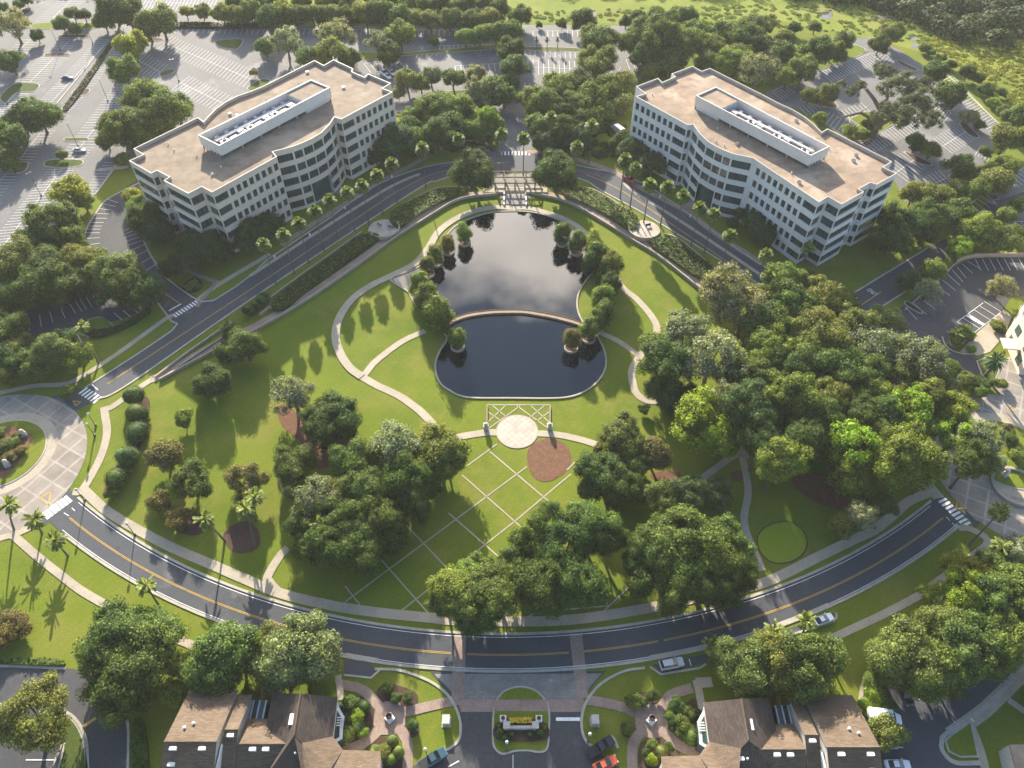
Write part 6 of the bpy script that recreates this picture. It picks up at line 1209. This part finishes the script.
car('van', 882, 719, (898, 721), 'paint_white', 'white delivery van beside the east townhouse under a tree'); car('suv', 903, 694, (908, 705), 'paint_black', 'black suv in the shade of the village car park'); car('sedan', 896, 766, (906, 766), 'paint_white', 'pale car at the lower edge of the village car park'); car('sedan', 884, 745, (896, 745), 'paint_grey', 'grey car in the shade beside the east townhouse')
car('van', 617, 132, (609, 126), 'paint_white', 'white van half hidden by trees beside the east office'); car('sedan', 563, 97, (560, 90), 'paint_silver', 'silver car under the trees of the north car park') if 0 else None
car('sedan', 656, 68, (660, 63), 'paint_white', 'pale car in the shaded strip behind the east office wood')

# ------------------------------------------------------------------ light, sky, haze, camera
AZ, EL = math.radians(12.5), math.radians(20)        # the sun stands ahead of the camera, a little to the left
sd = Vector((-math.sin(AZ)*math.cos(EL), math.cos(AZ)*math.cos(EL), math.sin(EL)))
sun = bpy.data.lights.new('sun', 'SUN'); sun.energy = 5.0; sun.angle = math.radians(.6); sun.color = (1, .92, .78)
so = bpy.data.objects.new('sun', sun); COL.objects.link(so); so.rotation_euler = (-sd).to_track_quat('-Z', 'Y').to_euler(); so.location = sd*600
wd_ = bpy.data.worlds.new('World'); sc.world = wd_; wd_.use_nodes = True; nt = wd_.node_tree; bg = nt.nodes['Background']
sky = nt.nodes.new('ShaderNodeTexSky'); sky.sky_type = 'NISHITA'; sky.sun_disc = False; sky.sun_elevation = EL; sky.sun_rotation = -AZ; sky.altitude = 100; sky.dust_density = .7; sky.ozone_density = 2.5
tc = nt.nodes.new('ShaderNodeTexCoord'); mp = nt.nodes.new('ShaderNodeMapping'); mp.inputs['Scale'].default_value = (1.6, 1.6, 2.6); mp.inputs['Location'].default_value = (.35, .1, .2); nt.links.new(tc.outputs['Generated'], mp.inputs[0])
n1 = noise(nt, mp.outputs[0], 2.6, 7, .58)
sx = nt.nodes.new('ShaderNodeSeparateXYZ'); nt.links.new(tc.outputs['Generated'], sx.inputs[0])
# one bank of bright cloud ahead, ending at about 44 degrees up, open blue sky elsewhere
el = N(nt, 'ShaderNodeMapRange'); el.inputs[1].default_value = .6; el.inputs[2].default_value = .73; el.inputs[3].default_value = .21; el.inputs[4].default_value = -.26; nt.links.new(sx.outputs[2], el.inputs[0])
fw = N(nt, 'ShaderNodeMapRange'); fw.inputs[1].default_value = .35; fw.inputs[2].default_value = .65; fw.inputs[3].default_value = -.4; fw.inputs[4].default_value = 0; nt.links.new(sx.outputs[1], fw.inputs[0])
ad = N(nt, 'ShaderNodeMath', operation='ADD'); nt.links.new(n1, ad.inputs[0]); nt.links.new(el.outputs[0], ad.inputs[1])
ad2 = N(nt, 'ShaderNodeMath', operation='ADD'); nt.links.new(ad.outputs[0], ad2.inputs[0]); nt.links.new(fw.outputs[0], ad2.inputs[1])
lw = N(nt, 'ShaderNodeMapRange'); lw.inputs[1].default_value = .4; lw.inputs[2].default_value = .55; lw.inputs[3].default_value = -.4; lw.inputs[4].default_value = 0; nt.links.new(sx.outputs[2], lw.inputs[0])
ad3 = N(nt, 'ShaderNodeMath', operation='ADD'); nt.links.new(ad2.outputs[0], ad3.inputs[0]); nt.links.new(lw.outputs[0], ad3.inputs[1])
fac = ramp(nt, ad3.outputs[0], [(.44, (0, 0, 0)), (.62, (1, 1, 1))])
cl = mix(nt, n1, (6.5, 6.4, 6.3), (36, 32.5, 29))
cc = mix(nt, fac, sky.outputs[0], cl); nt.links.new(cc, bg.inputs['Color']); bg.inputs['Strength'].default_value = .095
mb = MB(); mb.prism([(-950, -350), (950, -350), (950, 1550), (-950, 1550)], -1, 156); mb.flat([(-950, -350), (950, -350), (950, 1550), (-950, 1550)], -1, 0, True)
hm = bpy.data.materials.new('haze_air'); hm.use_nodes = True; ht = hm.node_tree; ht.nodes.remove(ht.nodes['Principled BSDF']); pv = ht.nodes.new('ShaderNodeVolumePrincipled')
pv.inputs['Color'].default_value = (.95, .93, .88, 1); pv.inputs['Density'].default_value = HAZE; pv.inputs['Anisotropy'].default_value = .1; ht.links.new(pv.outputs[0], ht.nodes['Material Output'].inputs['Volume'])
MATS['haze_air'] = hm; ho = mb.build('haze', 'haze_air'); ho['kind'] = 'stuff'
cam = bpy.data.cameras.new('camera'); co = bpy.data.objects.new('camera', cam); COL.objects.link(co); co.location = (0, 0, H); co.rotation_euler = (PI/2-TH, 0, 0)
cam.sensor_width = 36; cam.lens = F/1024*36; cam.clip_end = 6000; cam.clip_start = 1; sc.camera = co
sc.view_settings.view_transform = 'Standard'; sc.view_settings.look = 'None'; sc.view_settings.gamma = 1; sc.view_settings.use_curve_mapping = False; sc.view_settings.exposure = 1.88
sc.cycles.max_bounces = 6; sc.cycles.diffuse_bounces = 3; sc.cycles.glossy_bounces = 3; sc.cycles.transmission_bounces = 3; sc.cycles.use_denoising = True
